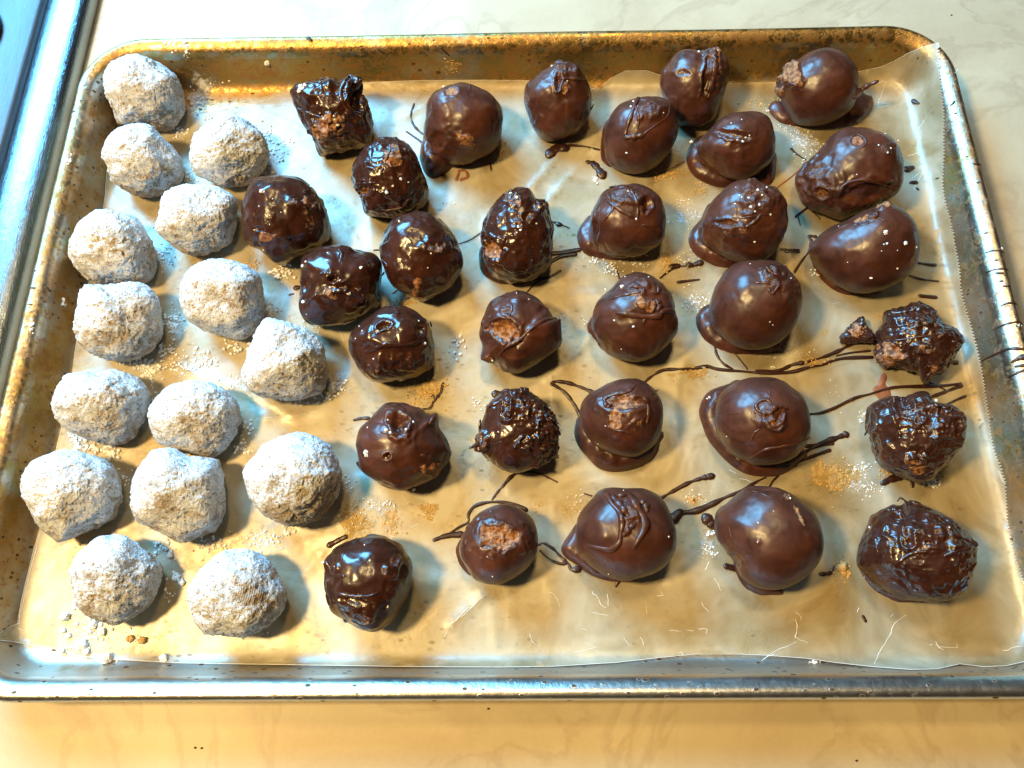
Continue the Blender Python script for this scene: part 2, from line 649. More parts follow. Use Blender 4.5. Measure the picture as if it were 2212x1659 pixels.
tray = empty('baking_tray', (0, 0, 0))
tag(tray, 'large stained aluminium baking tray with rolled rim lined with waxed paper', 'baking tray')
prof = [(0.94, 1.80), (1.01, 1.48), (1.08, 1.16), (1.15, 0.84), (1.22, 0.52), (1.29, 0.37), (1.36, 0.26), (1.5, 0.11), (1.68, 0.03), (1.9, 0.0), (2.6, 0), (4, 0), (9, 0)]
V, F, n = sweep(prof)
last = len(V) - n
F.append(tuple(range(last, last + n)))
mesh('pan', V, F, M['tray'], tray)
bead = [(0.34, 1.80), (0.14, 1.85), (0.04, 1.97), (0.0, 2.12), (0.03, 2.27), (0.12, 2.40), (0.24, 2.45), (0.36, 2.44), (0.50, 2.38), (0.66, 2.29), (0.80, 2.16), (0.88, 2.0), (0.935, 1.83), (0.955, 1.75)]
V, F, n = sweep(bead)
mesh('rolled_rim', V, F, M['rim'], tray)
# outside skin of the walls
V, F, n = sweep([(0.88, 1.80), (1.24, 0.38), (1.5, 0.05), (1.9, -0.06), (9, -0.06)])
F = [tuple(reversed(f)) for f in F]
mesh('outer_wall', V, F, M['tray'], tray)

# ------------------------------------------------------------------ waxed paper
PAPER_PX = []


def add_pp(reg, pts):
    PAPER_PX.extend([tuple(p) for p in px(reg, pts)])


# upper edge, left to right
add_pp('Z', [(252, 300), (300, 262), (420, 245), (540, 226), (640, 190), (760, 183), (900, 178), (1050, 176), (1200, 178), (1268, 184), (1292, 196),
             (1318, 172), (1350, 158), (1395, 158), (1422, 166), (1500, 180), (1650, 182), (1760, 172)])
add_pp('D', [(730, 400), (800, 390), (870, 375), (960, 335), (1060, 280), (1170, 232), (1215, 222), (1240, 222)])
# serrated right edge
edge = px('D', [(1240, 250), (1248, 320), (1256, 420), (1266, 560), (1276, 720), (1276, 860), (1275, 1000), (1272, 1150), (1290, 1270), (1320, 1400), (1345, 1520)])
edge2 = px('H', [(1352, 60), (1372, 180), (1385, 300), (1405, 420), (1440, 540), (1485, 700), (1520, 850), (1540, 960), (1560, 1100), (1585, 1250), (1610, 1400), (1650, 1520), (1680, 1640)])
edge3 = px('L', [(1640, 50), (1680, 160), (1695, 300), (1700, 450), (1715, 560), (1745, 660), (1780, 760), (1825, 855)])
E_ = catmull(np.vstack([edge, edge2, edge3]), 5)
seg = np.linalg.norm(np.diff(E_, axis=0), axis=1)
cum = np.concatenate([[0], np.cumsum(seg)])
tt = np.arange(0, cum[-1], 3.6)
EE = np.stack([np.interp(tt, cum, E_[:, 0]), np.interp(tt, cum, E_[:, 1])], 1)
EE[::2, 0] += 3.2
EE[1::2, 0] -= 2.6
PAPER_PX.extend([tuple(p) for p in EE])
add_pp('Z', [(2245, 1380), (2262, 1425), (2212, 1428), (2168, 1438), (2120, 1440), (2070, 1434), (2020, 1445), (1960, 1446), (1880, 1440), (1800, 1431), (1740, 1422), (1660, 1416), (1600, 1413),
             (1500, 1413), (1420, 1421), (1330, 1431), (1200, 1439), (1080, 1441), (900, 1440), (700, 1437), (520, 1434), (400, 1432), (300, 1427), (240, 1424), (180, 1418), (130, 1404), (80, 1394), (30, 1386), (-30, 1380)])
add_pp('Z', [(-35, 1390), (0, 1371)])
add_pp('I', [(60, 1105), (128, 1068), (150, 930), (190, 760), (235, 580), (280, 430)])
add_pp('Z', [(103, 1060), (125, 980), (143, 905), (158, 840), (165, 770), (172, 720), (190, 640), (208, 560), (222, 480), (230, 420), (232, 380), (240, 330)])
PW = on_tray(PAPER_PX)
keep = [0]
for i in range(1, len(PW)):
    if np.linalg.norm(PW[i, :2] - PW[keep[-1], :2]) > 0.03:
        keep.append(i)
PO = PW[keep][:, :2]
CREASES = [  # folds of the paper: (region, line, height)
    ('C', [(210, 1170), (300, 1060), (380, 960), (480, 820)], .16), ('C', [(330, 1260), (400, 1160), (470, 1080), (620, 900)], .14),
    ('Z', [(130, 1180), (260, 1130), (430, 1060), (600, 880), (760, 820)], .05), ('Z', [(430, 1250), (560, 1160), (700, 1100)], .05),
    ('Z', [(380, 790), (450, 820), (540, 850), (640, 900)], .12), ('Z', [(290, 1420), (330, 1330), (350, 1290)], .06),
    ('D', [(860, 375), (960, 385), (1060, 400)], .10), ('D', [(1170, 232), (1190, 330), (1220, 480), (1235, 600)], .09),
    ('D', [(790, 440), (920, 430), (1060, 400)], .08), ('D', [(1080, 400), (1150, 560), (1200, 680)], .12),
    ('D', [(1150, 1560), (1210, 1480), (1300, 1400)], .12), ('H', [(1150, 90), (1240, 60), (1330, 20)], .12), ('Z', [(1880, 1430), (1920, 1390), (1960, 1330)], .05),
    ('L', [(1260, 1340), (1270, 1270), (1240, 1200)], .12), ('L', [(1690, 1250), (1825, 1190), (1900, 1150)], .16), ('L', [(1700, 450), (1760, 700), (1790, 860)], .15),
    ('F', [(0, 1130), (80, 1185), (190, 1200), (320, 1180), (480, 1140)], .08), ('K', [(480, 1260), (640, 1230), (800, 1200)], .05),
    ('J', [(1330, 1080), (1440, 980), (1560, 880)], .14), ('A', [(1450, 760), (1600, 720), (1825, 700)], .12), ('Z', [(560, 240), (700, 300), (800, 330)], .10),
    ('J', [(300, 820), (440, 640), (560, 500)], .06), ('J', [(150, 620), (360, 540), (520, 470)], .06), ('B', [(980, 560), (1100, 500), (1200, 420)], .06),
    ('Z', [(480, 1060), (540, 1010), (560, 960)], .10), ('Z', [(700, 420), (790, 560), (850, 760)], .07), ('Z', [(1180, 820), (1250, 760), (1300, 700)], .07)]
CW = [(on_plane(catmull(px(r, p), 5), 0.05)[:, :2], h) for r, p, h in CREASES]


def paper_z(x, y):
    x = np.asarray(x, float)
    y = np.asarray(y, float)
    ins_ = inset(x, y)
    P3 = np.column_stack([x.ravel(), y.ravel(), np.zeros(x.size)])
    n = fbm(P3 * 0.22 + 3, 3).reshape(x.shape) * 0.5 + 0.5
    z = 0.035 + 0.045 * np.clip(n, 0, 1.4)
    n2 = ridged(P3 * np.array([.33, .21, 1]) + 9, 2).reshape(x.shape)
    z = z + 0.05 * np.clip(n2 - .55, 0, 1) * 2
    Q = np.stack([x.ravel(), y.ravel()], 1)
    for path, h in CW:
        d = np.full(len(Q), 9.0)
        box = (Q[:, 0] > path[:, 0].min() - 1) & (Q[:, 0] < path[:, 0].max() + 1) & (Q[:, 1] > path[:, 1].min() - 1) & (Q[:, 1] < path[:, 1].max() + 1)
        if not box.any():
            continue
        q = Q[box]
        dd = np.full(len(q), 9.0)
        for a, b in zip(path[:-1], path[1:]):
            ab = b - a
            t = np.clip(((q - a) @ ab) / (ab @ ab + 1e-9), 0, 1)
            dd = np.minimum(dd, np.linalg.norm(q - a - t[:, None] * ab, axis=1))
        d[box] = dd
        z = z + (h * np.exp(-np.abs(d) / 0.16) * np.exp(-(d / .5) ** 2)).reshape(x.shape)
    # the paper bridges the fold between floor and wall
    lift = np.where(ins_ < 3.0, 0.055 * np.exp(-((ins_ - 1.62) / 0.42) ** 2), 0)
    base = tray_h(x, y)
    base = np.where(ins_ < 0.8, tray_h(x * 0 + 0.0, y * 0) + np.interp(ins_, PROF_T, PROF_Z), base)
    return base + z + lift + np.where(ins_ < 1.3, 0.07, 0.0)


step = 0.2
gx, gy = np.meshgrid(np.arange(-22, 22.3, step), np.arange(-16, 16.2, step))
G = np.stack([gx.ravel(), gy.ravel()], 1) + (_rs.rand(gx.size, 2) - .5) * .08
ins_in = np.zeros(len(G), bool)
dmin = np.full(len(G), 9.0)
for a, b in zip(PO, np.roll(PO, -1, 0)):
    c = ((a[1] > G[:, 1]) != (b[1] > G[:, 1]))
    ins_in ^= c & (G[:, 0] < (b[0] - a[0]) * (G[:, 1] - a[1]) / (b[1] - a[1] + 1e-12) + a[0])
    dmin = np.minimum(dmin, np.hypot(G[:, 0] - a[0], G[:, 1] - a[1]))
G = G[ins_in & (dmin > .07)]
allp = [Vector(p) for p in np.vstack([PO, G])]
nn = len(PO)
r = delaunay_2d_cdt(allp, [(i, (i + 1) % nn) for i in range(nn)], [list(range(nn))], 1, 1e-5)
V2 = np.array([[v.x, v.y] for v in r[0]])
paper = mesh('waxed_paper', np.column_stack([V2, paper_z(V2[:, 0], V2[:, 1])]), [tuple(f) for f in r[2]], M['paper'])
tag(paper, 'crinkled translucent waxed paper with a serrated edge lining the tray under the sweets', 'waxed paper')
PIVOT[paper.name] = np.zeros(3)


def support(x, y):
    """top of paper where the paper is, else tray"""
    return paper_z(np.asarray(x, float), np.asarray(y, float))


def on_paper(uv):
    d = rays(uv)
    P = on_plane(uv, 0.06)
    for _ in range(5):
        z = support(P[:, 0], P[:, 1])
        z = np.clip(z, 0, 2.4)
        t = (z - CAM_POS[2]) / d[:, 2]
        P = CAM_POS + d * t[:, None]
    return P


# fine white scratches in the wax
SCR = [('L', [(835, 1335), (870, 1250), (930, 1150), (970, 1070), (1040, 1010)], 5), ('L', [(85, 1312), (180, 1250), (310, 1190)], 4), ('L', [(1200, 1212), (1250, 1215), (1290, 1248)], 5),
       ('L', [(1240, 1190), (1262, 1232)], 5), ('L', [(1260, 1222), (1375, 1230), (1378, 1200)], 3.5), ('L', [(305, 1165), (320, 1100), (310, 1040)], 6), ('L', [(305, 1160), (345, 1180), (390, 1195)], 4),
       ('L', [(1690, 1250), (1760, 1228), (1820, 1215)], 5), ('L', [(720, 990), (730, 960)], 6), ('L', [(310, 990), (345, 1020), (345, 1050)], 4), ('L', [(940, 1020), (958, 1008)], 4),
       ('K', [(610, 860), (650, 900), (670, 940), (700, 965)], 5), ('K', [(715, 870), (722, 955)], 5), ('K', [(325, 855), (370, 890), (400, 960)], 4), ('K', [(195, 1135), (215, 1190), (240, 1205)], 4),
       ('K', [(1045, 885), (1085, 885)], 5), ('K', [(1070, 855), (1078, 885)], 4), ('K', [(1340, 930), (1360, 965), (1385, 990)], 5), ('K', [(1125, 1115), (1200, 1115)], 4), ('K', [(1240, 1115), (1285, 1118)], 4),
       ('K', [(1320, 1108), (1370, 1105), (1368, 1135)], 5), ('K', [(1420, 765), (1445, 800), (1465, 850)], 4), ('K', [(1590, 108), (1630, 112), (1680, 135)], 5), ('K', [(1525, 50), (1570, 75)], 4),
       ('K', [(1345, 570), (1400, 600), (1430, 620)], 7), ('K', [(1385, 655), (1365, 715)], 6), ('K', [(820, 1160), (860, 1220)], 3), ('K', [(610, 995), (720, 1018)], 3), ('K', [(540, 1105), (580, 1110)], 3),
       ('K', [(1740, 1310), (1825, 1265)], 4), ('K', [(935, 1165), (955, 1210)], 4), ('K', [(1200, 1255), (1215, 1280)], 4), ('K', [(490, 1265), (640, 1225)], 3), ('K', [(970, 955), (978, 1010)], 3),
       ('E', [(1120, 1170), (1180, 1190)], 4), ('A', [(1250, 482), (1500, 488), (1825, 495)], 2.2), ('F', [(1040, 360), (1300, 350), (1480, 325)], 2.2), ('F', [(70, 1195), (250, 1190), (400, 1160), (520, 1130)], 2.5),
       ('J', [(1340, 1070), (1450, 960)], 5), ('J', [(1400, 1030), (1560, 880)], 4), ('H', [(560, 440), (610, 430)], 3), ('H', [(220, 810), (300, 790)], 3), ('G', [(1715, 785), (1800, 790)], 3),
       ('D', [(860, 375), (960, 388), (1080, 398)], 4), ('D', [(1170, 235), (1190, 330), (1218, 470), (1240, 620), (1255, 720)], 4), ('D', [(860, 465), (960, 430), (1070, 402)], 4), ('D', [(1200, 760), (1265, 745)], 4),
       ('D', [(1180, 1010), (1265, 995)], 4), ('D', [(1210, 930), (1275, 880)], 4), ('I', [(740, 1180), (800, 1120), (860, 1060)], 3.5), ('I', [(60, 1105), (128, 1068)], 4), ('I', [(128, 1068), (150, 930), (235, 580), (280, 430)], 3),
       ('J', [(1330, 1070), (1290, 1160)], 3), ('F', [(590, 600), (620, 690)], 4), ('J', [(1070, 430), (1130, 400)], 5)]
parts = []
for rg, pts, w in SCR:
    P = on_paper(catmull(px(rg, pts), 4))
    P[:, :2] += (_rs.rand(len(P), 2) - .5) * .05
    P[:, 2] = support(P[:, 0], P[:, 1]) + 0.004
    rr = w * ZK * 0.36 / 46.0 * (0.55 + 0.6 * np.abs(np.sin(np.linspace(0.5, 7, len(P)))))
    parts.append(tube(P, rr, 0.5, 5))
oz = support(PO[:, 0], PO[:, 1])
edge_glint = np.column_stack([PO, oz])
parts.append(tube(np.vstack([edge_glint, edge_glint[:1]]), 0.009, 1.0, 4))  # white strand paints the light that the cut paper edge catches
V, F = join(parts)
tag(mesh('wax_crease_and_edge_glint', V, F, M['crease'], paper), 'fine white creases and scratches in the wax, with a painted glint along the edge', kind='stuff')

# ------------------------------------------------------------------ balls
ICO = {}


def ico(n):
    if n not in ICO:
        bm = bmesh.new()
        bmesh.ops.create_icosphere(bm, subdivisions=n, radius=1.0)
        V = np.array([v.co[:] for v in bm.verts])
        V /= np.linalg.norm(V, axis=1, keepdims=True)
        F = np.array([[v.index for v in f.verts] for f in bm.faces], np.int32)
        bm.free()
        ICO[n] = (V, F)
    return ICO[n]


Z0 = 0.05


def ball_frame(poly_px, hfac):
    x, y = poly_px[:, 0], poly_px[:, 1]
    x2, y2 = np.roll(x, -1), np.roll(y, -1)
    cr = x * y2 - x2 * y
    A = cr.sum() / 2
    c = np.array([((x + x2) * cr).sum(), ((y + y2) * cr).sum()]) / (6 * A)
    d0 = rays(c)[0]
    e3 = -d0
    right = ROT[:, 0]
    e1 = right - e3 * (right @ e3)
    e1 /= np.linalg.norm(e1)
    e2 = np.cross(e3, e1)
    dense = catmull(poly_px, 6, True)
    rr = rays(dense)
    tq = 1.0 / (rr @ d0)
    Q = rr * tq[:, None] - d0               # at unit distance
    a, b = Q @ e1, Q @ e2
    th = np.arctan2(b, a)
    rho = np.hypot(a, b)
    o = np.argsort(th)
    th, rho = th[o], rho[o]
    grid = np.linspace(-math.pi, math.pi, 361)
    R = np.interp(grid, np.concatenate([th - 2 * math.pi, th, th + 2 * math.pi]), np.tile(rho, 3))
    k = R[:-1].mean()
    t = (CAM_POS[2] - Z0) / (hfac * k - d0[2])
    C = CAM_POS + d0 * t
    return C, e1, e2, e3, grid, R * t, k * t, t, c


def build_ball(name, reg, poly, kind, label, cat, group, lump=0.02, feats=(), lvl=6, hfac=0.78, seed=0, feet=(), strs=(), specks=(), wet=False, crunch=0.0, fold=1.0):
    rs = np.random.RandomState(seed)
    P = px(reg, poly)
    C, e1, e2, e3, grid, RHO, Rm, t, c = ball_frame(P, hfac)
    D, Fc = ico(lvl)
    # random rotation of the sampling lattice is not needed: directions are given in the ball's frame
    a, b, cc = D[:, 0], D[:, 1], D[:, 2]
    s = np.hypot(a, b)
    th = np.arctan2(b, a)
    rho = np.interp(th, grid, RHO)
    Rd = Rm * 0.97
    off = rs.rand(3) * 50
    if kind == 'powder':
        N = rs.randn(18, 3)
        N /= np.linalg.norm(N, axis=1, keepdims=True)
        h = Rm * (0.78 + 0.16 * rs.rand(18))
        dots = D @ N.T
        inv = np.where(dots > 0.15, dots / h, 0)
        pw = 16
        invR = ((inv ** pw).sum(1) + (1 / (Rm * 1.0)) ** pw) ** (1 / pw)
        Rd = 1 / invR
    R = Rd + (rho - Rd) * s ** 2.2
    R = R * (1 + lump * fbm(D * 2.3 + off, 3))
    expo = np.zeros(len(D))
    rough = np.full(len(D), 0.25 if crunch else 0.0)
    if kind == 'powder':
        g1 = fbm(D * 3.1 + off + 5, 4, .6)
        R = R * (1 + 0.030 * g1)
        g = fbm(D * 8 + off, 4, .68)
        patch = sm(fbm(D * 1.9 + off + 13, 2), -.35, .45)
        R = R * (1 + (0.006 + 0.017 * patch) * g)
        cr = ridged(D * 5.0 + off + 3, 2)
        R = R * (1 - 0.028 * sm(cr, 1.0, 1.45))
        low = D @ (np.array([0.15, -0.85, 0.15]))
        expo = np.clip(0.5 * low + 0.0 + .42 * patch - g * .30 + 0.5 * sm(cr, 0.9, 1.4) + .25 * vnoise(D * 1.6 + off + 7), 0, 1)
    else:
        R = R * (1 + 0.0025 * fbm(D * 8 + off, 2))
        fl = fbm(D * 1.7 + off + 40, 2, .4)
        R = R * (1 + fold * 0.014 * np.tanh(fl / .045) * sm(vnoise(D * 1.3 + off + 60), -.5, .2) + fold * 0.014 * fbm(D * 3.4 + off + 9, 1))
        if crunch:
            q = ridged(D * 2.9 + off, 2)
            R = R * (1 + crunch * 0.75 * q + crunch * 0.55 * fbm(D * 6 + off, 2, .5))
            expo = np.clip(0.10 + 0.30 * vnoise(D * 3 + off + 4) - 0.10 * q, 0, 1)
    X = C + (np.outer(a, e1) + np.outer(b, e2) + np.outer(cc, e3)) * R[:, None]
    uv = project(X)
    face = sm(cc, -0.1, 0.25)
    for f in feats:
        ty = f[0]
        if ty == 'print':
            p = px(reg, [f[1]])[0]
            du, dv = (uv - p).T / ZK
            w = face * (1 - sm(np.hypot(du / f[2], dv / f[3]), .7, 1.05))
            R = R * (1 + .0075 * w * np.sin((du + .22 * dv + .0016 * dv * dv) * 2 * math.pi / 15.0))
            expo = np.clip(expo + .55 * w, 0, 1)
            continue
        p = px(reg, [f[1]])[0]
        du, dv = (uv - p).T
        if ty == 'pit':
            r1, r2, depth, ex = f[2] * ZK, f[3] * ZK, f[4], f[5]
            ang = math.radians(f[6]) if len(f) > 6 else 0
            ca, sa = math.cos(ang), math.sin(ang)
            u = np.hypot((du * ca + dv * sa) / r1, (-du * sa + dv * ca) / r2)
            u = u * (1 + 0.30 * fbm(D * 6 + off + 11, 2))
            R = R - face * Rm * depth * (1 - sm(u, 0.55, 1.1)) + face * Rm * 0.28 * abs(depth) * np.exp(-((u - 1.25) / .25) ** 2)
            inn = face * (1 - sm(u, 0.75, 1.15))
            R = R + inn * Rm * 0.045 * ex * ridged(D * 9 + off, 2)
            expo = np.maximum(expo, inn * ex)
            rough = np.maximum(rough, inn * ex)
        elif ty == 'bump':
            r1 = f[2] * ZK
            R = R + face * Rm * f[3] * np.exp(-(du ** 2 + dv ** 2) / r1 ** 2)
        elif ty == 'rough':
            r1, amp, ex = f[2] * ZK, f[3], f[4]
            r2 = (f[5] if len(f) > 5 else f[2]) * ZK
            u = np.hypot(du / r1, dv / r2) * (1 + 0.35 * fbm(D * 4 + off + 21, 2))
            w = face * (1 - sm(u, 0.6, 1.1))
            R = R + w * Rm * amp * (0.4 + ridged(D * 4.6 + off, 2) * .9 + .45 * fbm(D * 9 + off, 2))
            expo = np.maximum(expo, w * ex * (0.75 + .5 * vnoise(D * 7 + off)))
            rough = np.maximum(rough, w)
        elif ty == 'step':                  # an edge of a thicker layer: direction and height
            ang, hgt = math.radians(f[2]), f[3]
            u = (du * math.cos(ang) + dv * math.sin(ang)) / (ZK * 26) + fbm(D * 3 + off, 2) * .8
            R = R + face * Rm * hgt * (sm(u, -1, 1) - .5)
    X = C + (np.outer(a, e1) + np.outer(b, e2) + np.outer(cc, e3)) * R[:, None]
    floor = Z0 - 0.01
    low = X[:, 2] < floor + 0.25
    zz = X[:, 2] - floor
    zz = np.where(zz < 0.25, 0.25 * np.exp((zz - 0.25) / 0.25), zz)
    X[:, 2] = floor + zz
    org = np.array([C[0], C[1], Z0])
    root = empty(name, org)
    tag(root, label, cat, group)
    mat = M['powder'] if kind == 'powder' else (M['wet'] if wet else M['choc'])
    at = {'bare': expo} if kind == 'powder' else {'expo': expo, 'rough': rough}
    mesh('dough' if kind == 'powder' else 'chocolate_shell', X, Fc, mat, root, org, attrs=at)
    for ft in feet:
        o = on_plane(catmull(px(reg, ft[0]), 5, True), Z0 + 0.02)
        Vb, Fb = blob(o, ft[1] if len(ft) > 1 else 0.5, 0.62, lambda x, y: np.full(np.shape(x), Z0 - .02), namp=0.12, seed=seed)
        mesh('chocolate_foot', Vb, Fb, mat, root, org)
    if strs or specks:
        bvh = BVHTree.FromPolygons([Vector(v) for v in X], [tuple(int(i) for i in f) for f in Fc])
        cp = Vector(CAM_POS)

        def hit(uvp):
            out, nr = [], []
            for d in rays(uvp):
                h = bvh.ray_cast(cp, Vector(d))
                if h[0] is None:
                    q = bvh.find_nearest(Vector(CAM_POS + d * t))
                    pt = Vector(CAM_POS + d * (t - .1))
                    out.append(pt[:])
                    nr.append(q[1][:])
                else:
                    nrm = Vector(h[1])
                    if nrm.dot(Vector(d)) > 0:
                        nrm = -nrm
                    out.append(h[0][:])
                    nr.append(nrm[:])
            return np.array(out), np.array(nr)
        pc = Rm / (np.sqrt(abs(0.5 * np.sum(P[:, 0] * np.roll(P[:, 1], -1) - np.roll(P[:, 0], -1) * P[:, 1])) / math.pi))
        for st in strs:
            pts, w = st[0], st[1]
            lift = st[2] if len(st) > 2 else 0.25
            nm = 'chocolate_ridge'
            q = catmull(px(reg, pts), 6)
            Q, Nn = hit(q)
            n = len(Q)
            tq = np.linspace(0, 1, n)
            rr = w * ZK * 0.62 * pc * (0.55 + 0.45 * np.sin(math.pi * np.clip(tq * .8 + .15, 0, 1))) * (1 + .22 * np.sin(tq * 17 + seed))
            Q = Q + Nn * (rr * lift * .45)[:, None]
            Vt, Ft = tube(Q, rr, 0.62, 9, Nn)
            mesh(nm, Vt, Ft, mat, root, org)
        if specks:
            pr = []
            for sp in specks:
                reg2, x, y, r = (reg, *sp)
                Q, Nn = hit(px(reg, [(x, y)]))
                Vs, Fs = ico(2)
                rad = r * ZK * pc * .85
                jit = 1 + .8 * (rs.rand(len(Vs)) - .5)
                vv = Q[0] + Nn[0] * rad * .15 + Vs * (rad * jit)[:, None] * np.array([1, 1, .8])
                pr.append((list(vv), [tuple(f) for f in Fs]))
            if len(pr) > 3:
                Vt, Ft = join(pr)
                mesh('sugar_speck', Vt, Ft, M['sugar'], root, org, smooth=False)['kind'] = 'stuff'
            else:
                for Vt, Ft in pr:
                    mesh('sugar_speck', Vt, Ft, M['sugar'], root, org, smooth=False)
    return C, Rm


GP = 'powdered sugar coated peanut butter balls on the tray'
POW = [
 ('A', [(850,365),(940,370),(1040,410),(1150,475),(1195,530),(1215,640),(1220,720),(1190,800),(1130,870),(1060,870),(970,838),(800,828),(760,760),(720,670),(692,590),(700,480),(740,410),(800,375)],
  'white sugar coated ball nearest the upper left corner of the tray', 0.84),
 ('A', [(850,825),(985,825),(1050,880),(1110,940),(1165,1000),(1200,1060),(1225,1150),(1200,1210),(1090,1285),(960,1305),(860,1280),(740,1190),(715,1100),(678,1040),(690,960),(740,890)],
  'smooth egg-shaped sugar coated ball touching the underside of the corner ball', 0.78),
 ('A', [(1480,765),(1560,770),(1680,830),(1740,890),(1785,990),(1780,1070),(1720,1160),(1640,1230),(1500,1250),(1400,1200),(1300,1150),(1262,1060),(1265,960),(1300,880),(1370,820)],
  'sugar coated ball with tan middle, second from left in the uppermost row', 0.78),
 ('A', [(1190,1235),(1330,1225),(1470,1250),(1560,1310),(1575,1420),(1555,1540),(1530,1610),(1450,1660),(1300,1700),(1230,1680),(1110,1610),(1040,1520),(1060,1400),(1075,1310),(1120,1260)],
  'patchy tan sugar coated ball just left of the round dark ball with a white dot', 0.78),
 ('A', [(640,1395),(750,1395),(880,1440),(960,1520),(1015,1620),(1042,1700),(1030,1790),(975,1880),(860,1890),(720,1890),(610,1870),(540,1810),(480,1740),(455,1680),(470,1590),(510,1490),(570,1430)],
  'sugar coated ball against the left wall, with brown streak across its top', 0.78),
 ('E', [(590,315),(740,310),(860,295),(960,310),(1020,360),(1065,430),(1070,520),(1090,600),(1060,680),(1000,750),(900,805),(780,820),(660,790),(560,740),(490,630),(500,500),(525,390),(550,335)],
  'blocky sugar coated ball with two round tan patches low on its front', 0.8),
 ('E', [(1400,145),(1530,145),(1620,185),(1710,240),(1740,320),(1750,420),(1740,560),(1700,620),(1600,680),(1500,660),(1330,600),(1240,530),(1195,420),(1200,320),(1250,230),(1320,170)],
  'sugar coated ball with dark fleck at its right edge, beside a glossy square chocolate', 0.78),
 ('F', [(100,545),(210,550),(330,590),(430,650),(490,710),(500,800),(512,890),(490,990),(420,1050),(270,1080),(120,1060),(0,1015),(-50,930),(-30,820),(-15,750),(40,630)],
  'angular sugar coated ball with bare tan right cheek, left of the barrel shaped chocolate', 0.78),
 ('E', [(440,905),(540,890),(640,900),(740,875),(830,900),(930,945),(980,1000),(985,1080),(960,1170),(920,1260),(890,1330),(770,1375),(640,1360),(560,1330),(420,1260),(350,1160),(345,1070),(370,990)],
  'wide lumpy sugar coated ball by the left wall, above the leftmost ball of all', 0.76),
 ('E', [(1160,975),(1280,950),(1390,960),(1480,1000),(1560,1070),(1590,1150),(1585,1250),(1550,1340),(1490,1410),(1390,1465),(1280,1440),(1150,1400),(1050,1350),(990,1230),(985,1160),(1030,1080),(1090,1010)],
  'round sugar coated ball with large tan front, right of the wide lumpy ball', 0.78),
 ('I', [(330,-60),(440,-78),(560,-60),(690,-18),(770,50),(805,150),(800,270),(740,380),(620,445),(520,480),(410,520),(350,490),(250,410),(200,310),(140,200),(150,90),(200,-5)],
  'leftmost sugar coated ball of all, leaning on the lower left wall', 0.78),
 ('I', [(1060,-85),(1140,-93),(1240,-45),(1340,-30),(1420,-20),(1470,40),(1485,180),(1495,320),(1440,420),(1360,480),(1220,535),(1130,505),(1020,440),(900,370),(875,230),(895,110),(940,10),(1000,-55)],
  'craggy sugar coated ball with dark dent on its right, middle of a row of three', 0.78),
 ('J', [(130,-135),(270,-188),(380,-183),(480,-150),(550,-80),(600,30),(605,90),(585,190),(520,310),(420,385),(290,425),(170,400),(60,320),(0,230),(-40,120),(-35,40),(20,-40),(70,-100)],
  'large rough sugar coated ball with brown hollow near its top, below the angular ball', 0.78),
 ('I', [(720,480),(820,480),(900,530),(980,600),(1050,660),(1080,710),(1050,840),(1000,930),(900,1010),(790,1070),(680,1060),(560,1000),(500,920),(470,800),(465,700),(510,620),(570,560),(640,500)],
  'sugar coated ball above a scatter of white lumps in the lower left corner', 0.8),
 ('I', [(1480,590),(1600,575),(1710,600),(1810,680),(1869,790),(1901,880),(1859,1000),(1769,1090),(1640,1160),(1480,1150),(1350,1120),(1280,1020),(1240,860),(1260,820),(1340,710),(1410,640)],
  'sugar coated ball bearing a fingerprint in its bare tan front', 0.8),
]
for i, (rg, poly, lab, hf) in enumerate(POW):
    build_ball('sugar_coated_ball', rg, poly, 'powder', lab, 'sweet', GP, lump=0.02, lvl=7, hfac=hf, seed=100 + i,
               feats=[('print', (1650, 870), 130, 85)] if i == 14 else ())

GC = 'chocolate coated peanut butter balls on the tray'
CH = []


def ch(reg, poly, label, **kw):
    CH.append((reg, poly, label, kw))


ch('B', [(340,300),(490,262),(560,290),(650,258),(735,280),(745,380),(790,480),(815,580),(800,680),(770,720),(680,740),(600,760),(490,780),(450,740),(400,640),(350,560),(310,470),(285,380),(290,340)],
   'crumpled wet chocolate ball with white patch on its corner, leftmost of the uppermost chocolates', wet=True, crunch=.034,
   feats=[('pit',(695,390),48,110,.22,0,-8),('rough',(520,590),150,.05,.75,110),('bump',(540,310),40,.12),('bump',(400,360),60,.08)],
   strs=[([(650,262),(610,330),(605,400),(640,470),(690,540)],26,.4),([(735,282),(720,300),(640,300)],22,.3),([(310,470),(380,500),(470,530)],16)],
   specks=[(345,335,24),(330,355,17),(365,318,14),(490,540,9),(560,545,9),(580,580,12),(555,520,7)])
ch('B', [(1240,340),(1330,310),(1400,295),(1500,320),(1590,370),(1650,430),(1675,520),(1670,620),(1640,720),(1560,790),(1440,835),(1340,840),(1260,800),(1200,740),(1160,640),(1165,520),(1170,440),(1200,380)],
   'chocolate ball with orange bare spot low in front and a round pool at its left', feats=[('pit',(1335,360),40,28,.06,.9),('rough',(1440,680),75,.035,.95,62),('pit',(1250,690),60,70,.05,0)],
   feet=[([(1160,670),(1210,700),(1260,750),(1340,790),(1500,800),(1640,730),(1600,790),(1440,850),(1340,865),(1300,900),(1220,938),(1160,905),(1125,800),(1135,720)],.95)],
   specks=[(1285,328,10),(1170,810,8)], strs=[([(1455,345),(1465,310)],9)])
